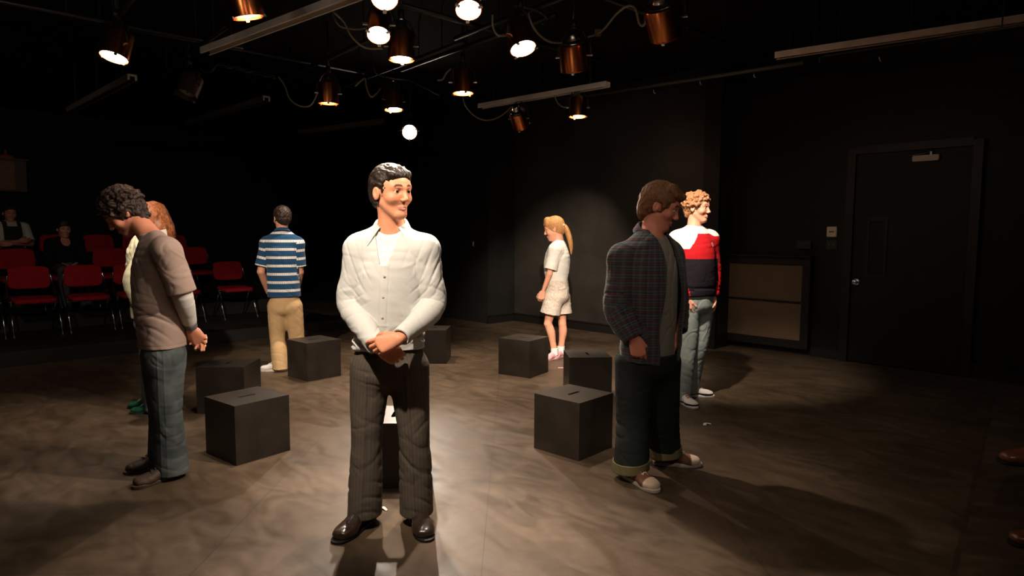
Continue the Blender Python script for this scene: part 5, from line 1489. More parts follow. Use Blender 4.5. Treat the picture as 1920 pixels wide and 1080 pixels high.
    def dj(V):
        d = .003 * wob(V * np.array([20, 20, 12]), 2.0)
        for sd in 'RL':
            kn, an, hp = J['kn' + sd], J['an' + sd], J['hp' + sd]; bk = -g.Rh[:, 1]
            d += fold(V, an + np.array([0, 0, .09]) + bk * .02, (0.25, 0, 1), g.Rh[:, 0], .048, .014, .12, .4, 4)
            d += fold(V, an + np.array([0, 0, .22]), (-.3, .1, 1), g.Rh[:, 0], .060, .009, .10, .9, 3)
            d += fold(V, kn + bk * .05, (.3, 0, 1), g.Rh[:, 0], .055, .008, .10, .1, 2)
            d += fold(V, hp + np.array([0, 0, -.12]), (.6, 0, 1), g.Rh[:, 0], .07, .007, .12, .1, 2)
            q = V - hp; d += .002 * np.exp(-((q @ g.Rh[:, 1] - .012) / .003) ** 2)
        return d
    g.mesh('jeans', L_, denim_mat('jeans_grey_blue', (.045, .056, .058), (.095, .112, .112)), .0048, dj)
    for sd in 'RL': g.shoe(sd, 'boot', ((.050, .028, .018), (.040, .024, .016), None, (.04, .025, .015)), 1.05)
    return g

# ================= auburn-haired person behind
def auburn_woman():
    D = 5.05
    J = dict(neck=PY(276, 450, D), pel=PY(283, 600, D), shL=PY(277, 472, D - .13), elL=PY(250, 535, D - .20), wrL=PY(272, 585, D - .16),
             shR=PY(272, 472, D + .17), elR=PY(255, 535, D + .22), wrR=PY(268, 590, D + .1),
             hpL=PY(284, 610, D - .07), hpR=PY(280, 610, D + .1), knL=PY(288, 690, D - .08), knR=PY(282, 690, D + .1))
    J['anL'] = PZ(296, 780) + np.array([0, 0, .09]); J['anR'] = PZ(290, 770) + np.array([0, 0, .09]); J['toeL'] = PZ(262, 782); J['toeR'] = PZ(258, 772)
    c = (J['anR'] + J['anL']) / 2
    g = Fig('person', (c[0], c[1], 0), 'person with auburn hair and beige jacket, mostly hidden behind the leaning person', -152, J, (PY(280, 418, D), -150, 12, 0), 1.03, bw=.92, bd=.95)
    g.hands = [((J['wrL'], (.1, -.2, -.9), (.4, .9, 0), 'L'), dict(s=.9)), ((J['wrR'], (.1, .2, -.9), (.4, -.9, 0), 'R'), dict(s=.9))]
    g.body(.0055, (.62, .30, .19), (.10, .05, .03)); 
    # long wavy hair
    S = SDF(); s = g.hs; RR = g.hR; cc = g.hc; T_ = lambda p: cc + RR @ (np.array(p, float) * s)
    S.ell(T_((0, -.018, .034)), np.array((.092, .112, .098)) * s, RR, 0)
    for x in (-1, 1):
        S.tube([T_((x * .060, -.01, .05)), T_((x * .078, -.035, -.03)), T_((x * .085, -.055, -.11)), T_((x * .075, -.06, -.17))], [(.035, .045), (.036, .050), (.034, .045), (.012, .02)], RR[:, 0], k=.03)
    S.tube([T_((0, -.07, .05)), T_((0, -.095, -.03)), T_((0, -.105, -.12)), T_((0, -.11, -.20))], [(.075, .045), (.085, .05), (.085, .045), (.05, .02)], RR[:, 0], k=.03)
    S.ell(T_((0, .105, -.035)), np.array((.080, .095, .100)) * s, RR, .006, 'sub')
    g.mesh('hair', S, M_hair_auburn, .005, lambda V: .008 * ridge(V * np.array([34, 34, 22]), 1.2) + .004 * wob(V * 60, .4))
    T = SDF(); g.torso(T, .022, k=0, mul=[(1.05, 1.1)] * 6 + [(1, 1)])
    for sd in 'RL': g.arm(T, sd, g.sleeve(sd, .075, .074, .048, frac=.97, sag=.02))
    T.cut(J['pel'] + np.array([0, 0, .0]), (0, 0, -1), .04, .010)
    g.mesh('jacket', T, cotton('jacket_beige', (.46, .43, .30)), .0055, lambda V: .007 * ridge(V * np.array([20, 20, 26]), 3.0) + .004 * wob(V * 22, .2))
    g.mesh('jeans', g.legs_sdf((.090, .070, .075), hem=.02), denim_mat('jeans_light_blue', (.16, .22, .28), (.26, .32, .38)), .006, lambda V: .004 * wob(V * np.array([20, 20, 12]), 2.0))
    for sd in 'RL': g.shoe(sd, 'trainer', ((.010, .085, .050), (.012, .03, .02), (.008, .05, .03), (.6, .6, .55)), .92)
    return g

# ================= person seen from behind in the striped polo
def striped_man():
    D = 6.75
    J = dict(neck=PY(528, 442, D), pel=PY(534, 572, D), shL=PY(500, 462, D), elL=PY(489, 514, D - .02), wrL=PY(503, 552, D + .14),
             shR=PY(556, 462, D + .04), elR=PY(562, 514, D + .06), wrR=PY(556, 552, D + .2),
             hpL=PY(520, 578, D), hpR=PY(550, 578, D + .03), knL=PY(521, 638, D), knR=PY(557, 638, D + .05))
    J['anL'] = PZ(528, 700) + np.array([0, 0, .09]); J['anR'] = PZ(560, 692) + np.array([0, 0, .09]); J['toeL'] = PZ(493, 700); J['toeR'] = PZ(560, 676)
    c = (J['anR'] + J['anL']) / 2
    g = Fig('person', (c[0], c[1], 0), 'person seen from behind in a blue striped polo shirt and tan trousers', 112, J, (PY(527, 413, D), 133, 4, 0), 1.02, bw=.90, bd=.95)
    g.hands = [((J['wrL'], (.5, .5, -.6), (.5, -.2, .3), 'L'), {}), ((J['wrR'], (-.5, .5, -.6), (.5, -.2, .3), 'R'), {})]
    g.body(.0055, (.62, .29, .19), (.03, .02, .01)); g.hair('short', M_hair_brown, .005, .011)
    R = g.Rs; nk = J['neck']; T = SDF()
    g.torso(T, .020, k=0, mul=[(1.03, 1.05), (1.03, 1.07), (1.12, 1.16), (1.08, 1.12), (1.02, 1.04), (1, 1), (1, 1)], ext=(J['pel'] + np.array([0, 0, -.10]), (.166, .130)))
    for sd in 'RL': g.arm(T, sd, g.sleeve(sd, .070, .072, to='elbow', frac=.80))
    T.cone(nk, nk + np.array([0, 0, .12]), .062, .07, .006, 'sub')
    hem = PY(534, 560, D); T.cut(hem, (0, 0, -1), .05, .010)
    def dp(V):
        d = .004 * wob(V * np.array([16, 16, 10]), 1.5)
        d += fold(V, J['pel'] + np.array([0, -.12, .12]), (.15, 0, 1), (1, 0, 0), .07, .010, .13, .3, 6)
        for x in (-1, 1): d += fold(V, mid(J['pel'], nk, .45) + np.array([x * .07, -.1, 0]), (1, 0, x * .3), (0, 0, 1), .06, .008, .14, .9)
        return d
    g.mesh('polo_shirt', T, polo_mat(), .005, dp, uv_attr(g))
    M_polo_blue = cotton('polo_blue', (.012, .055, .125))
    collar(g, 'collar', M_polo_blue, nk + np.array([0, 0, .048]), facing(112, 10), .062, .062, 60, h=.02, fall=.034, tip=.02, spread=.01, tiltf=.4)
    L_ = g.legs_sdf((.098, .080, .082), hem=.025)
    def dk(V):
        d = .003 * wob(V * np.array([20, 20, 12]), 2.0)
        for sd in 'RL':
            kn, an, hp = J['kn' + sd], J['an' + sd], J['hp' + sd]
            d += fold(V, an + np.array([0, 0, .10]), (.25, 0, 1), g.Rh[:, 0], .05, .011, .11, .4, 3) + fold(V, kn, (-.4, 0, 1), g.Rh[:, 0], .06, .008, .10, .4, 3) + fold(V, hp + np.array([0, -.08, -.10]), (.9, 0, 1), g.Rh[:, 0], .06, .007, .12, .4, 1)
        d -= .004 * np.exp(-(((V - J['pel']) @ g.Rh[:, 0]) / .004) ** 2) * (V[:, 2] > J['pel'][2] - .08)
        return d
    g.mesh('trousers', L_, cotton('chino_tan', (.50, .33, .165)), .0055, dk)
    for sd in 'RL': g.shoe(sd, 'trainer', ((.74, .72, .68), (.70, .62, .50), (.72, .70, .66), (.7, .7, .7)), 1.05)
    return g

# ================= person in white T-shirt and pale shorts
def shorts_woman():
    D = 7.35
    J = dict(neck=PY(1047, 454, D), pel=PY(1044, 545, D), shL=PY(1040, 468, D - .13), elL=PY(1030, 513, D - .16), wrL=PY(1018, 546, D - .12),
             shR=PY(1047, 468, D + .15), elR=PY(1040, 514, D + .2), wrR=PY(1024, 550, D + .14),
             hpL=PY(1038, 556, D - .07), hpR=PY(1052, 556, D + .09), knL=PY(1028, 606, D - .06), knR=PY(1055, 606, D + .08))
    J['anL'] = PZ(1041, 672) + np.array([0, 0, .085]); J['anR'] = PZ(1053, 668) + np.array([0, 0, .085]); J['toeL'] = PZ(1022, 677); J['toeR'] = PZ(1040, 676)
    J['toeL'] = J['anL'] + np.array([-.10, -.10, 0]); J['toeR'] = J['anR'] + np.array([-.08, -.12, 0])
    c = (J['anR'] + J['anL']) / 2
    g = Fig('person', (c[0], c[1], 0), 'person with a strawberry blond ponytail, in white T-shirt and pale shorts', 168, J, (PY(1037, 428, D), 172, 14, 0), 1.12, bw=.92, bd=.95)
    g.hands = [((J['wrL'], (-.25, 0, -.95), (.2, .9, 0), 'L'), dict(curls=[(45, 60, 35)] * 4, s=.95)), ((J['wrR'], (-.2, 0, -.95), (.2, -.9, 0), 'R'), dict(s=.9))]
    g.body(.005, (.76, .36, .23), (.30, .16, .08), (.65, .25, .22), leg=.86, arm=.85); g.eyes((.08, .10, .12), gaze=(0, -10))
    g.hair('tied', M_hair_straw, .0048, .013)
    s = g.hs; RR = g.hR; T_ = lambda p: g.hc + RR @ (np.array(p, float) * s)
    P = SDF(); P.tube([T_((0, -.100, .015)), T_((.0, -.125, -.035)), T_((.0, -.135, -.13)), T_((.0, -.130, -.22)), T_((0, -.115, -.29))], [(.024, .024), (.036, .030), (.042, .030), (.034, .024), (.010, .008)], RR[:, 0], k=.01)
    g.mesh('ponytail', P, M_hair_straw, .005, lambda V: .003 * ridge(V * np.array([90, 90, 16]), .4))
    B = SDF(); p0, p1 = T_((-.035, -.108, .012)), T_((.035, -.108, .012)); B.cone(p0, p1, .014, .014); g.mesh('hair_clip', B, mat('clip_white', (.8, .8, .8), .3), .003)
    R = g.Rs; nk = J['neck']; T = SDF()
    g.torso(T, .016, k=0, mul=[(1.0, 1.0), (1.0, 1.0), (1.0, 1.08), (1.05, 1.22), (1.0, 1.12), (1, 1), (1, 1)])
    for sd in 'RL': g.arm(T, sd, g.sleeve(sd, .070, .074, to='elbow', frac=.82))
    T.cone(nk + np.array([0, 0, .01]), nk + np.array([0, 0, .12]), .058, .066, .006, 'sub')
    T.cut(J['pel'] + np.array([0, 0, .115]), (0, 0, -1), .03, .010)
    g.mesh('t_shirt', T, cotton('tee_white_soft', (.74, .71, .64)), .005, lambda V: .005 * wob(V * np.array([16, 16, 10]), 1.5) + .003 * ridge(V * np.array([18, 18, 26]), .3))
    S = g.legs_sdf((.100, .108), hem_fr=.62, seatd=1.22, hipw=.165)
    S.cut(J['pel'] + np.array([0, 0, .128]), (0, 0, 1), 0)
    def ds(V):
        d = .006 * ridge(V * np.array([22, 22, 30]), .8) + .004 * wob(V * 24, .2); return d
    g.mesh('shorts', S, mat('shorts_print', (.58, .50, .42), .85, var=.22, vscale=55, bump=.15, bscale=300), .005, ds)
    for sd in 'RL':
        an = J['an' + sd]; K = SDF(); K.cone(an + np.array([0, 0, -.03]), an + np.array([0, 0, .055]), .043, .044, 0); K.cut(an + np.array([0, 0, .045]), (0, 0, 1), 0)
        g.mesh('sock', K, cotton('sock_white', (.78, .76, .74)), .005, lambda V: .003 * np.sin(V[:, 2] * 420))
        g.shoe(sd, 'trainer', ((.80, .36, .38), (.55, .30, .32), (.78, .45, .45), (.8, .7, .7)), .90)
    return g

# ================= person in the open plaid shirt
def plaid_man():
    D = 3.80
    J = dict(neck=PY(1220, 443, D), pel=PY(1220, 662, D), shR=PY(1168, 482, D - .07), elR=PY(1159, 575, D - .10), wrR=PY(1191, 632, D - .17),
             shL=PY(1254, 478, D + .08), elL=PY(1266, 570, D + .10), wrL=PY(1272, 618, D - .0),
             hpR=PY(1192, 676, D - .03), hpL=PY(1240, 676, D + .05), knR=PY(1190, 785, D - .06), knL=PY(1245, 780, D + .06))
    J['anR'] = PZ(1186, 897) + np.array([0, 0, .09]); J['anL'] = PZ(1248, 868) + np.array([0, 0, .09]); J['toeR'] = PZ(1222, 915); J['toeL'] = PZ(1302, 869)
    c = (J['anR'] + J['anL']) / 2
    g = Fig('person', (c[0], c[1], 0), 'person in an open dark plaid shirt over grey T-shirt and cuffed trousers', -52, J, (PY(1238, 384, D), -22, 20, 0), 1.12, bw=1.12, bd=1.12, az_hip=-50); g.trap = .03
    g.hands = [((J['wrR'], (.22, -.12, -.97), (.30, .95, -.05), 'R'), dict(curls=[(40, 60, 40), (44, 64, 42), (48, 66, 42), (52, 66, 42)], thumb=(35, 20), s=1.08)),
               ((J['wrL'], (-.02, -.10, -.98), (-.75, .6, 0), 'L'), dict(curls=[(26, 36, 24)] * 4, thumb=(40, 20), s=1.05))]
    g.body(.0042, (.66, .25, .16), (.06, .03, .02), (.45, .18, .15)); g.eyes((.04, .03, .02), gaze=(0, -25))
    g.hair('fringe', M_hair_chest, .0042, .014)
    R = g.Rs; nk = J['neck']; U = SDF()
    g.torso(U, .010, lo=0, k=0, mul=[(1, 1.02)] * 7)
    U.cone(nk - np.array([0, 0, .03]), nk + np.array([0, 0, .03]), .078, .068, .03)
    U.ell(nk + R[:, 1] * .05 + np.array([0, 0, .045]), (.066, .075, .055), R, .008, 'sub')
    U.cut(nk + np.array([0, 0, .035]), R[:, 1] * .4 + np.array([0, 0, 1]), 0)
    hem_t = PY(1250, 655, D - .1)
    U.cut(J['pel'] + np.array([0, 0, .005]), (0, 0, -1), .03, .010)
    g.mesh('t_shirt', U, cotton('tee_grey', (.24, .215, .18)), .0048, lambda V: fold(V, mid(J['pel'], nk, .6) + R[:, 1] * .13, R[:, 0] + R[:, 2] * .1, R[:, 2], .045, .012, .20, .4, .6) + .003 * wob(V * 22, .1))
    T = SDF()
    g.torso(T, .030, lo=0, k=0, mul=[(1.03, 1.05), (1.04, 1.08), (1.06, 1.12), (1.06, 1.14), (1.02, 1.06), (1, 1), (1, 1)], ext=(J['pel'] + np.array([0, 0, -.12]), (.200, .165)))
    for sd in 'RL': g.arm(T, sd, g.sleeve(sd, .086, .082, .052, frac=.97, sag=.022))
    def inner(P):
        return T0.eval(P) + f32(.010)
    T0 = SDF(); g.torso(T0, .030, lo=0, k=0, mul=[(1.03, 1.05), (1.04, 1.08), (1.06, 1.12), (1.06, 1.14), (1.02, 1.06), (1, 1), (1, 1)], ext=(J['pel'] + np.array([0, 0, -.12]), (.200, .165)), shoulder=False)
    def opening(P):
        q = P - nk.astype(f32); x = q @ R[:, 0].astype(f32); y = q @ R[:, 1].astype(f32); z = q[:, 2]
        w = .060 + .012 * np.sin(z * 9) + .02 * np.clip(-z / .5, 0, 1)
        return np.maximum(np.abs(x + .0) - w, -(y - .045)).astype(f32)
    lo, hi = T0.bounds()
    T.fn(inner, lo, hi, .0, 'sub')
    # lower rim: shoulders must stay thick, so only the trunk is hollow
    T.fn(opening, lo - .05, hi + .1, .004, 'sub')
    T.cone(nk + np.array([0, 0, .005]), nk + np.array([0, 0, .12]), .072, .078, .006, 'sub')
    T.cut(J['pel'] + np.array([0, 0, -.035]), (-.10, .0, -1), .0, .006)
    def dp(V):
        d = .007 * wob(V * np.array([13, 13, 8]), 1.5) + .003 * ridge(V * np.array([16, 16, 24]), .3)
        for sd, sg in (('R', 1), ('L', -1)):
            s_, e, w = J['sh' + sd], J['el' + sd], J['wr' + sd]; up = nrm(e - s_); fo = nrm(w - e)
            d += fold(V, e, nrm(up + fo), np.cross(up, [0, 1, 0]), .042, .012, .11, .3, 2) + fold(V, mid(e, w, .6), fo, np.cross(up, [0, 1, 0]), .036, .008, .08, .3, 2)
            d += fold(V, mid(s_, e, .5), nrm(R[:, 0] + up * .3), up, .05, .010, .13, .3)
        d += fold(V, J['pel'] + np.array([-.14, -.05, .05]), (1, 0, .2), (0, 0, 1), .05, .012, .14, .2)
        return d
    mp = plaid_mat()
    g.mesh('plaid_shirt', T, mp, .0045, dp, uv_attr(g))
    ca = lambda V: None
    oc = collar(g, 'collar', mp, nk + np.array([0, 0, .066]) + R[:, 1] * .008, facing(-52, 18), .078, .078, 88, h=.030, fall=.048, tip=.040, spread=.030, tiltf=.8, th=.004)
    n_ = len(oc.data.vertices); co = np.empty(n_ * 3, f32); oc.data.vertices.foreach_get('co', co); co = co.reshape(-1, 3)
    for nm, vals in (('gu', co[:, 0] + co[:, 1]), ('gv', co[:, 2] + 1.0)):
        a = oc.data.attributes.new(nm, 'FLOAT', 'POINT'); a.data.foreach_set('value', vals)
    L_ = g.legs_sdf((.120, .100, .096), hem=.10, seatd=1.1); L_.cut(J['pel'] + np.array([0, 0, .01]), (0, 0, 1), 0)
    def dj(V):
        d = .004 * wob(V * np.array([16, 16, 9]), 2.0)
        for sd in 'RL':
            kn, an, hp = J['kn' + sd], J['an' + sd], J['hp' + sd]
            d += fold(V, an + np.array([0, 0, .18]), (.25, 0, 1), g.Rh[:, 0], .06, .010, .12, .4, 3) + fold(V, kn, (-.4, 0, 1), g.Rh[:, 0], .07, .009, .12, .4, 3)
        return d
    g.mesh('trousers', L_, cotton('trousers_black_green', (.014, .018, .017)), .0048, dj)
    for sd in 'RL':
        an = J['an' + sd]; K = SDF(); b_ = np.array([an[0], an[1], g.ground(sd)])
        K.tube([b_ + np.array([0, 0, .05]), b_ + np.array([0, 0, .16])], [(.104, .112), (.103, .110)], g.Rh[:, 0], k=0)
        K.cut(b_ + np.array([0, 0, .066]), (.12, .06, -1), .04, .010); K.cut(b_ + np.array([0, 0, .122]), (-.10, -.06, 1), .02, .006)
        g.mesh('trouser_cuff', K, cotton('cuff_olive', (.16, .13, .065)), .0045, lambda V: .003 * wob(V * 30, .3))
        g.shoe(sd, 'sneaker', ((.19, .085, .055), (.52, .46, .40), (.70, .56, .42), (.68, .62, .56)), 1.10)
    return g

# ================= person in the red, white and black sweatshirt
def red_man():
    D = 5.55
    J = dict(neck=PY(1300, 428, D), pel=PY(1306, 556, D), shR=PY(1271, 446, D - .03), elR=PY(1277, 508, D - .06), wrR=PY(1288, 556, D - .10),
             shL=PY(1329, 446, D + .06), elL=PY(1337, 505, D + .08), wrL=PY(1337, 552, D + .02),
             hpR=PY(1292, 566, D - .03), hpL=PY(1318, 566, D + .04), knR=PY(1288, 652, D - .06), knL=PY(1310, 648, D + .03))
    J['anR'] = PZ(1278, 752) + np.array([0, 0, .09]); J['anL'] = PZ(1293, 738) + np.array([0, 0, .09]); J['toeR'] = PZ(1298, 760); J['toeL'] = PZ(1332, 740)
    c = (J['anR'] + J['anL']) / 2
    g = Fig('person', (c[0], c[1], 0), 'person with curly ginger hair in a red, white and black sweatshirt and faded jeans', -58, J, (PY(1307, 386, D), -40, 2, 0), 1.06, bw=.97, bd=1.0)
    g.hands = [((J['wrR'], (.15, -.1, -.95), (.8, .5, .1), 'R'), dict(curls=[(30, 40, 26)] * 4)), ((J['wrL'], (-.05, -.1, -.95), (-.8, -.4, 0), 'L'), dict(curls=[(26, 36, 22)] * 4))]
    g.body(.0046, (.76, .36, .23), (.16, .08, .04), (.65, .26, .22)); g.eyes((.05, .05, .05), gaze=(4, -6))
    g.hair('curly', M_hair_ginger, .0044, .013)
    R = g.Rs; nk = J['neck']; T = SDF()
    g.torso(T, .022, k=0, mul=[(1.0, 1.0), (1.04, 1.06), (1.12, 1.18), (1.08, 1.14), (1.02, 1.06), (1, 1), (1, 1)], ext=None)
    for sd in 'RL': g.arm(T, sd, g.sleeve(sd, .078, .072, .050, frac=.96, sag=.018))
    T.cone(nk + np.array([0, 0, .01]), nk + np.array([0, 0, .12]), .060, .068, .006, 'sub')
    hemz = PY(1306, 549, D)[2]
    T.cut(np.array([c[0], c[1], hemz]), (0, 0, -1), .03, .010)
    zb = PY(1306, 482, D - .1)[2]
    base_uv = uv_attr(g)
    def tint(V):
        col = np.tile([.52, .012, .018], (len(V), 1)); gv = base_uv(V)
        q = V - nk; x = q @ R[:, 0]; z = q[:, 2]; y = q @ R[:, 1]
        on_sleeve = np.zeros(len(V), bool)
        for sd, sg in (('R', 1), ('L', -1)):
            s_, e = J['sh' + sd], J['el' + sd]; on_sleeve |= (((V - s_) @ R[:, 0]) * sg > .005 + .03 * ((s_[2] - V[:, 2]) > .12))
            e2, w = J['el' + sd], J['wr' + sd]; ab = w - e2; t = np.clip((V - e2) @ ab / (ab @ ab), 0, 1); on_sleeve |= np.linalg.norm(V - e2 - t[:, None] * ab, axis=1) < .062
        blk = (V[:, 2] < zb) & ~on_sleeve; col[blk] = (.016, .012, .018)
        yoke = z > -.030 - np.clip((x - .060) * 1.5, 0, .13) - np.clip((-x - .09) * .5, 0, .02)
        yoke |= (y < -.02) & (z > -.16) & ~on_sleeve
        col[yoke] = (.80, .76, .70)
        lg = nk + R[:, 0] * -.085 + R[:, 1] * .1 + np.array([0, 0, -.12]); r = np.hypot((V - lg) @ R[:, 0], V[:, 2] - lg[2])
        rg = (np.abs(r - .014) < .004) & (y > .04); col[rg] = (.80, .45, .42)
        return {'tint': col}
    def dr(V):
        d = .006 * wob(V * np.array([13, 13, 9]), 1.5) + .003 * ridge(V * np.array([18, 18, 26]), .3)
        for sd in 'RL':
            e, w, s_ = J['el' + sd], J['wr' + sd], J['sh' + sd]
            d += fold(V, e, nrm(w - s_), R[:, 0], .05, .009, .10, .3) + fold(V, mid(e, w, .75), nrm(w - e), R[:, 0], .045, .008, .07, .3)
            d -= .006 * np.exp(-(((V - w) @ nrm(w - e) + .05) / .012) ** 2) * (np.linalg.norm(V - w, axis=1) < .1)
        d -= .006 * np.exp(-((V[:, 2] - hemz - .065) / .012) ** 2)
        return d
    g.mesh('sweatshirt', T, MATS['cloth'], .0046, dr, tint)
    L_ = g.legs_sdf((.098, .082, .080), hem=.035, seatd=1.05)
    def dj(V):
        d = .003 * wob(V * np.array([20, 20, 12]), 2.0)
        for sd in 'RL':
            kn, an, hp = J['kn' + sd], J['an' + sd], J['hp' + sd]
            d += fold(V, an + np.array([0, 0, .10]), (.3, 0, 1), g.Rh[:, 0], .05, .012, .12, .4, 3) + fold(V, kn, (-.5, 0, 1), g.Rh[:, 0], .06, .010, .12, .4, 3) + fold(V, hp + np.array([0, 0, -.08]), (.9, 0, 1), g.Rh[:, 0], .05, .009, .10, .4, 1)
        return d
    g.mesh('jeans', L_, denim_mat('jeans_faded', (.22, .27, .26), (.34, .38, .36)), .005, dj)
    for sd in 'RL': g.shoe(sd, 'trainer', ((.78, .74, .68), (.70, .68, .66), (.02, .015, .03), (.4, .2, .16)), 1.05)
    return g

# ================= person almost hidden behind the dress shirt
def hidden_woman():
    D = 7.9
    x0 = 738
    J = dict(neck=PY(x0, 424, D), pel=PY(x0, 540, D), shL=PY(x0 - 26, 440, D), elL=PY(x0 - 30, 484, D), wrL=PY(x0 - 18, 520, D + .14),
             shR=PY(x0 + 26, 440, D), elR=PY(x0 + 30, 484, D), wrR=PY(x0 + 18, 520, D + .14), hpL=PY(x0 - 13, 550, D), hpR=PY(x0 + 13, 550, D), knL=PY(x0 - 13, 602, D), knR=PY(x0 + 13, 602, D))
    for sd, dx in (('L', -14), ('R', 14)):
        J['an' + sd] = np.array([PY(x0 + dx, 600, D)[0], D, .09]); J['toe' + sd] = J['an' + sd] + np.array([0, .15, -.09])
    g = Fig('person', (PY(x0, 600, D)[0], D, 0), 'person hidden behind the dress shirt wearer, only brown hair showing beside the neck', 95, J, (PY(x0 + 2, 401, D), 95, 5, 0), 1.05, bw=.9, bd=.95)
    g.body(.007, (.6, .3, .2), (.1, .05, .03))
    S = SDF(); s = g.hs; RR = g.hR; T_ = lambda p: g.hc + RR @ (np.array(p, float) * s)
    S.ell(T_((0, -.018, .030)), np.array((.090, .108, .096)) * s, RR, 0)
    S.tube([T_((0, -.06, .05)), T_((.02, -.080, -.04)), T_((.075, -.085, -.13)), T_((.12, -.08, -.20))], [(.08, .05), (.10, .05), (.085, .045), (.03, .02)], RR[:, 0], k=.03)
    S.ell(T_((0, .105, -.035)), np.array((.080, .095, .100)) * s, RR, .006, 'sub')
    g.mesh('hair', S, M_hair_brown, .006, lambda V: .004 * ridge(V * np.array([60, 60, 12]), 1.2))
    T = SDF(); g.torso(T, .018, k=0)
    for sd in 'RL': g.arm(T, sd, g.sleeve(sd, .070, .060, .045, frac=.97))
    T.cut(J['pel'], (0, 0, -1), .03, .010)
    g.mesh('top', T, cotton('top_grey', (.12, .11, .10)), .007)
    g.mesh('trousers', g.legs_sdf((.090, .068, .070), hem=.03), cotton('trousers_dark', (.03, .03, .035)), .007)
    for sd in 'RL': g.shoe(sd, 'trainer', ((.1, .1, .1), (.2, .2, .2), (.1, .1, .1), (.3, .3, .3)), .92)
    return g

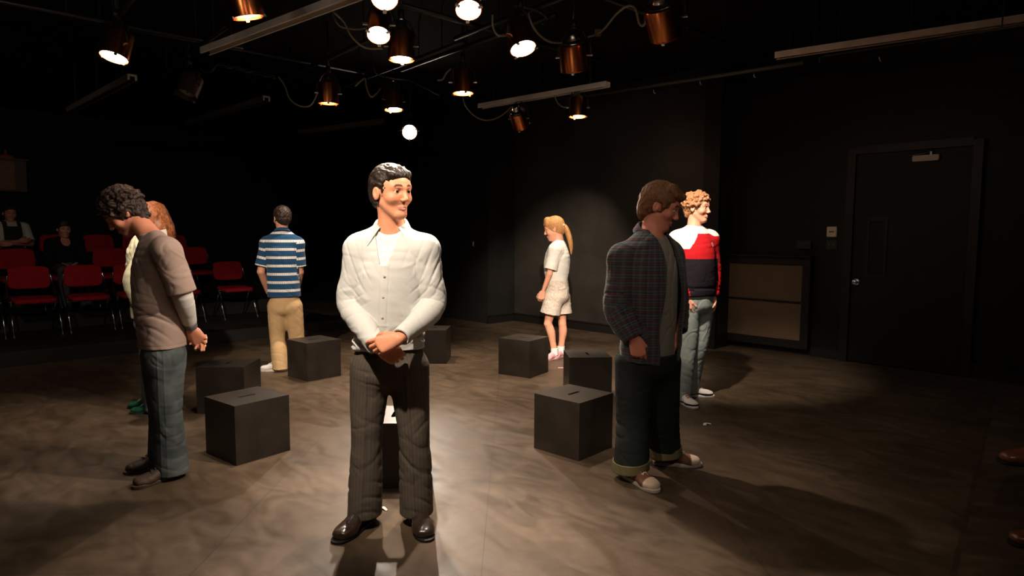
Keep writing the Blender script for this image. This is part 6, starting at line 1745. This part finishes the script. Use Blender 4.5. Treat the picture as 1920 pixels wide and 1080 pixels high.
# ================= seated watchers
def seated(name, label, s, t, z0, az, head_px, style):
    fw = facing(az)
    o = np.array(W(s, t, 0)); R = fw
    def at(x, y, z): return o + R[:, 0] * x + R[:, 1] * y + np.array([0, 0, z + z0])
    st = style
    sc = st.get('sc', 1.0)
    J = dict(pel=at(0, -.06, .575), neck=at(0, -.13, .53 + .47 * sc), shR=at(.165, -.12, .50 + .44 * sc), shL=at(-.165, -.12, .50 + .44 * sc),
             hpR=at(.09, .0, .56), hpL=at(-.09, .0, .56), knR=at(.12, .40, .54), knL=at(-.12, .40, .54), anR=at(.12, .44, .09), anL=at(-.12, .44, .09), toeR=at(.14, .62, 0), toeL=at(-.14, .62, 0))
    if st['arms'] == 'folded':
        J.update(elR=at(.22, -.03, .53 + .17), elL=at(-.22, -.03, .53 + .17), wrR=at(-.04, .13, .53 + .21), wrL=at(.06, .14, .53 + .17))
    else:
        J.update(elR=at(.21, -.08, .68), elL=at(-.21, -.08, .68), wrR=at(.07, .14, .62), wrL=at(-.07, .16, .62))
    if 'cross' in st:
        J['toeR'] = np.array(st['cross']); J['anR'] = J['toeR'] - R[:, 1] * .19 + np.array([0, 0, .06]); J['knR'] = J['anR'] - R[:, 1] * .22 + R[:, 0] * .10 + np.array([0, 0, .24])
    hc = J['neck'] + R[:, 1] * .03 + np.array([0, 0, .155])
    g = Fig('person', (o[0], o[1], z0), label, az, J, (hc, st.get('haz', az), st.get('hp', 5), 0), 1.02, bw=st.get('bw', 1.0), bd=1.0)
    g.ground = lambda sd: J['an' + sd][2] - .09
    if st['arms'] == 'folded':
        g.hands = [((J['wrR'], -R[:, 0] + np.array([0, 0, .1]), -R[:, 1], 'R'), dict(curls=[(20, 25, 15)] * 4)), ((J['wrL'], R[:, 0], -R[:, 1] + np.array([0, 0, -.2]), 'L'), dict(curls=[(20, 25, 15)] * 4))]
    else:
        g.hands = [((J['wrR'], -R[:, 0] * .6 + R[:, 1] * .7 + np.array([0, 0, -.3]), np.array([0, 0, -1.0]), 'R'), {}), ((J['wrL'], R[:, 0] * .6 + R[:, 1] * .7 + np.array([0, 0, -.3]), np.array([0, 0, -1.0]), 'L'), {})]
    g.body(.0055, st['skin'], (.03, .02, .015), st.get('lip', (.5, .2, .17))); g.eyes((.03, .02, .01))
    if st['hair'] == 'long':
        S = SDF(); s_ = g.hs; RR = g.hR; T_ = lambda p: g.hc + RR @ (np.array(p, float) * s_)
        S.ell(T_((0, -.018, .034)), np.array((.086, .104, .094)) * s_, RR, 0)
        S.tube([T_((0, -.07, .05)), T_((0, -.09, -.05)), T_((0, -.09, -.16)), T_((0, -.085, -.24))], [(.08, .05), (.082, .05), (.075, .04), (.04, .02)], RR[:, 0], k=.03)
        S.ell(T_((0, .105, -.035)), np.array((.080, .095, .095)) * s_, RR, .006, 'sub')
        g.mesh('hair', S, M_hair_dark, .006, lambda V: .003 * ridge(V * np.array([60, 60, 12]), 1.2))
    else: g.hair(st['hair'], st.get('hairm', M_hair_dark), .006, .012)
    nk = J['neck']; T = SDF(); g.torso(T, .018, k=0, lo=1)
    fr = .97 if st['sleeve'] == 'long' else .85
    for sd in 'RL': g.arm(T, sd, g.sleeve(sd, .074, .070, .045, to='wrist' if st['sleeve'] == 'long' else 'elbow', frac=fr))
    if st.get('vneck'):
        T.ell(nk + R[:, 1] * .10 + np.array([0, 0, -.005]), (.062, .09, .105), R, .008, 'sub')
    T.cone(nk + np.array([0, 0, .0]), nk + np.array([0, 0, .12]), .062, .07, .006, 'sub')
    T.cut(J['pel'] + np.array([0, 0, .03]), (0, 0, -1), 0)
    vest = st.get('vest')
    def tint(V):
        col = np.tile(np.array(st['top'], float), (len(V), 1))
        if vest:
            q = V - nk; x = np.abs(q @ R[:, 0]); k = (x < .115 + .0 * q[:, 2]) & (x > .0) & ((q[:, 2] < -.04) | (x > .06)) & (q[:, 2] < .04); col[k] = vest
        return {'tint': col}
    g.mesh('top', T, MATS['cloth'], .0065, lambda V: .005 * ridge(V * np.array([18, 18, 24]), .3), tint)
    # trousers bent at hip and knee
    L_ = SDF(); L_.ell(J['pel'] + np.array([0, 0, .0]), (.175, .14, .12), R, 0)
    for sd in 'RL':
        L_.tube([J['hp' + sd], mid(J['hp' + sd], J['kn' + sd]), J['kn' + sd]], [(.092, .09), (.082, .08), (.072, .072)], R[:, 0], k=.03)
        B_ = SDF(); B_.tube([J['kn' + sd], mid(J['kn' + sd], J['an' + sd]), J['an' + sd] - np.array([0, 0, .06])], [(.072, .074), (.070, .072), (.068, .072)], R[:, 0], k=0); B_.cut(J['an' + sd] - np.array([0, 0, .055]), (0, 0, -1), .03, .010)
        L_.sdf(B_, .03)
    g.mesh('trousers', L_, st['legm'], .0065, lambda V: .004 * ridge(V * np.array([18, 18, 18]), .9))
    for sd in 'RL': g.shoe(sd, st.get('shoe', 'trainer'), st['shoec'], 1.0)
    return g

def edge_watcher():
    z0 = .10; T1 = PZ(1868, 1006, z0); fw = facing(172)
    o = T1 - fw[:, 1] * .70 - fw[:, 0] * (-.12)
    c = dict(arms='lap', skin=(.6, .3, .2), hair='short', sleeve='long', top=(.05, .045, .04), legm=cotton('trousers_dark', (.03, .03, .035)), shoe='dress', shoec=((.16, .05, .022), (.01, .008, .006), None, None), cross=PY(1884, 846, T1[1] + .02))
    s_, t_ = Q * (o[0] - o[1]), Q * (o[0] + o[1])
    ch = dup(ch0); ch.location = (o[0], o[1], z0); ch.rotation_euler = (0, 0, math.radians(172 - 90)); tag(ch, 'red chair beyond the right picture edge carrying the person with brown shoes', 'chair', 'red stacking chairs beside the viewer')
    return seated('person', 'person beyond the right picture edge, only the brown leather shoes showing', s_, t_, z0, 172, None, c)
PEOPLE = dict(edge=edge_watcher, main=main_man, lean=leaning_man, auburn=auburn_woman, striped=striped_man, shorts=shorts_woman, plaid=plaid_man, red=red_man, hidden=hidden_woman,
  w1=lambda: seated('person', 'seated person with folded arms, white T-shirt and dark vest, in the back row', -11.98, 1.50, RZ[2], -38, None, dict(arms='folded', skin=(.55, .22, .14), hair='short', sleeve='short', top=(.55, .53, .50), vest=(.03, .025, .02), legm=cotton('trousers_dark', (.03, .03, .035)), shoec=((.03, .03, .03), (.03, .03, .03), (.03, .03, .03), (.1, .1, .1)), bw=1.02)),
  w2=lambda: seated('person', 'seated person in a black scoop-neck top, in the second row', -11.02, 1.98, RZ[1], -45, None, dict(arms='lap', skin=(.60, .26, .18), hair='tied', sleeve='long', vneck=True, top=(.010, .009, .010), legm=denim_mat('jeans_watcher', (.05, .06, .065), (.09, .10, .105)), shoec=((.03, .03, .03), (.03, .03, .03), (.03, .03, .03), (.1, .1, .1)), sc=.93, bw=.92, haz=-40, hp=4)))
import time
for key, fn in PEOPLE.items():
    if ONLY is not None and key not in ONLY.split(','): continue
    t0 = time.time(); fn(); print('built', key, round(time.time() - t0, 1))
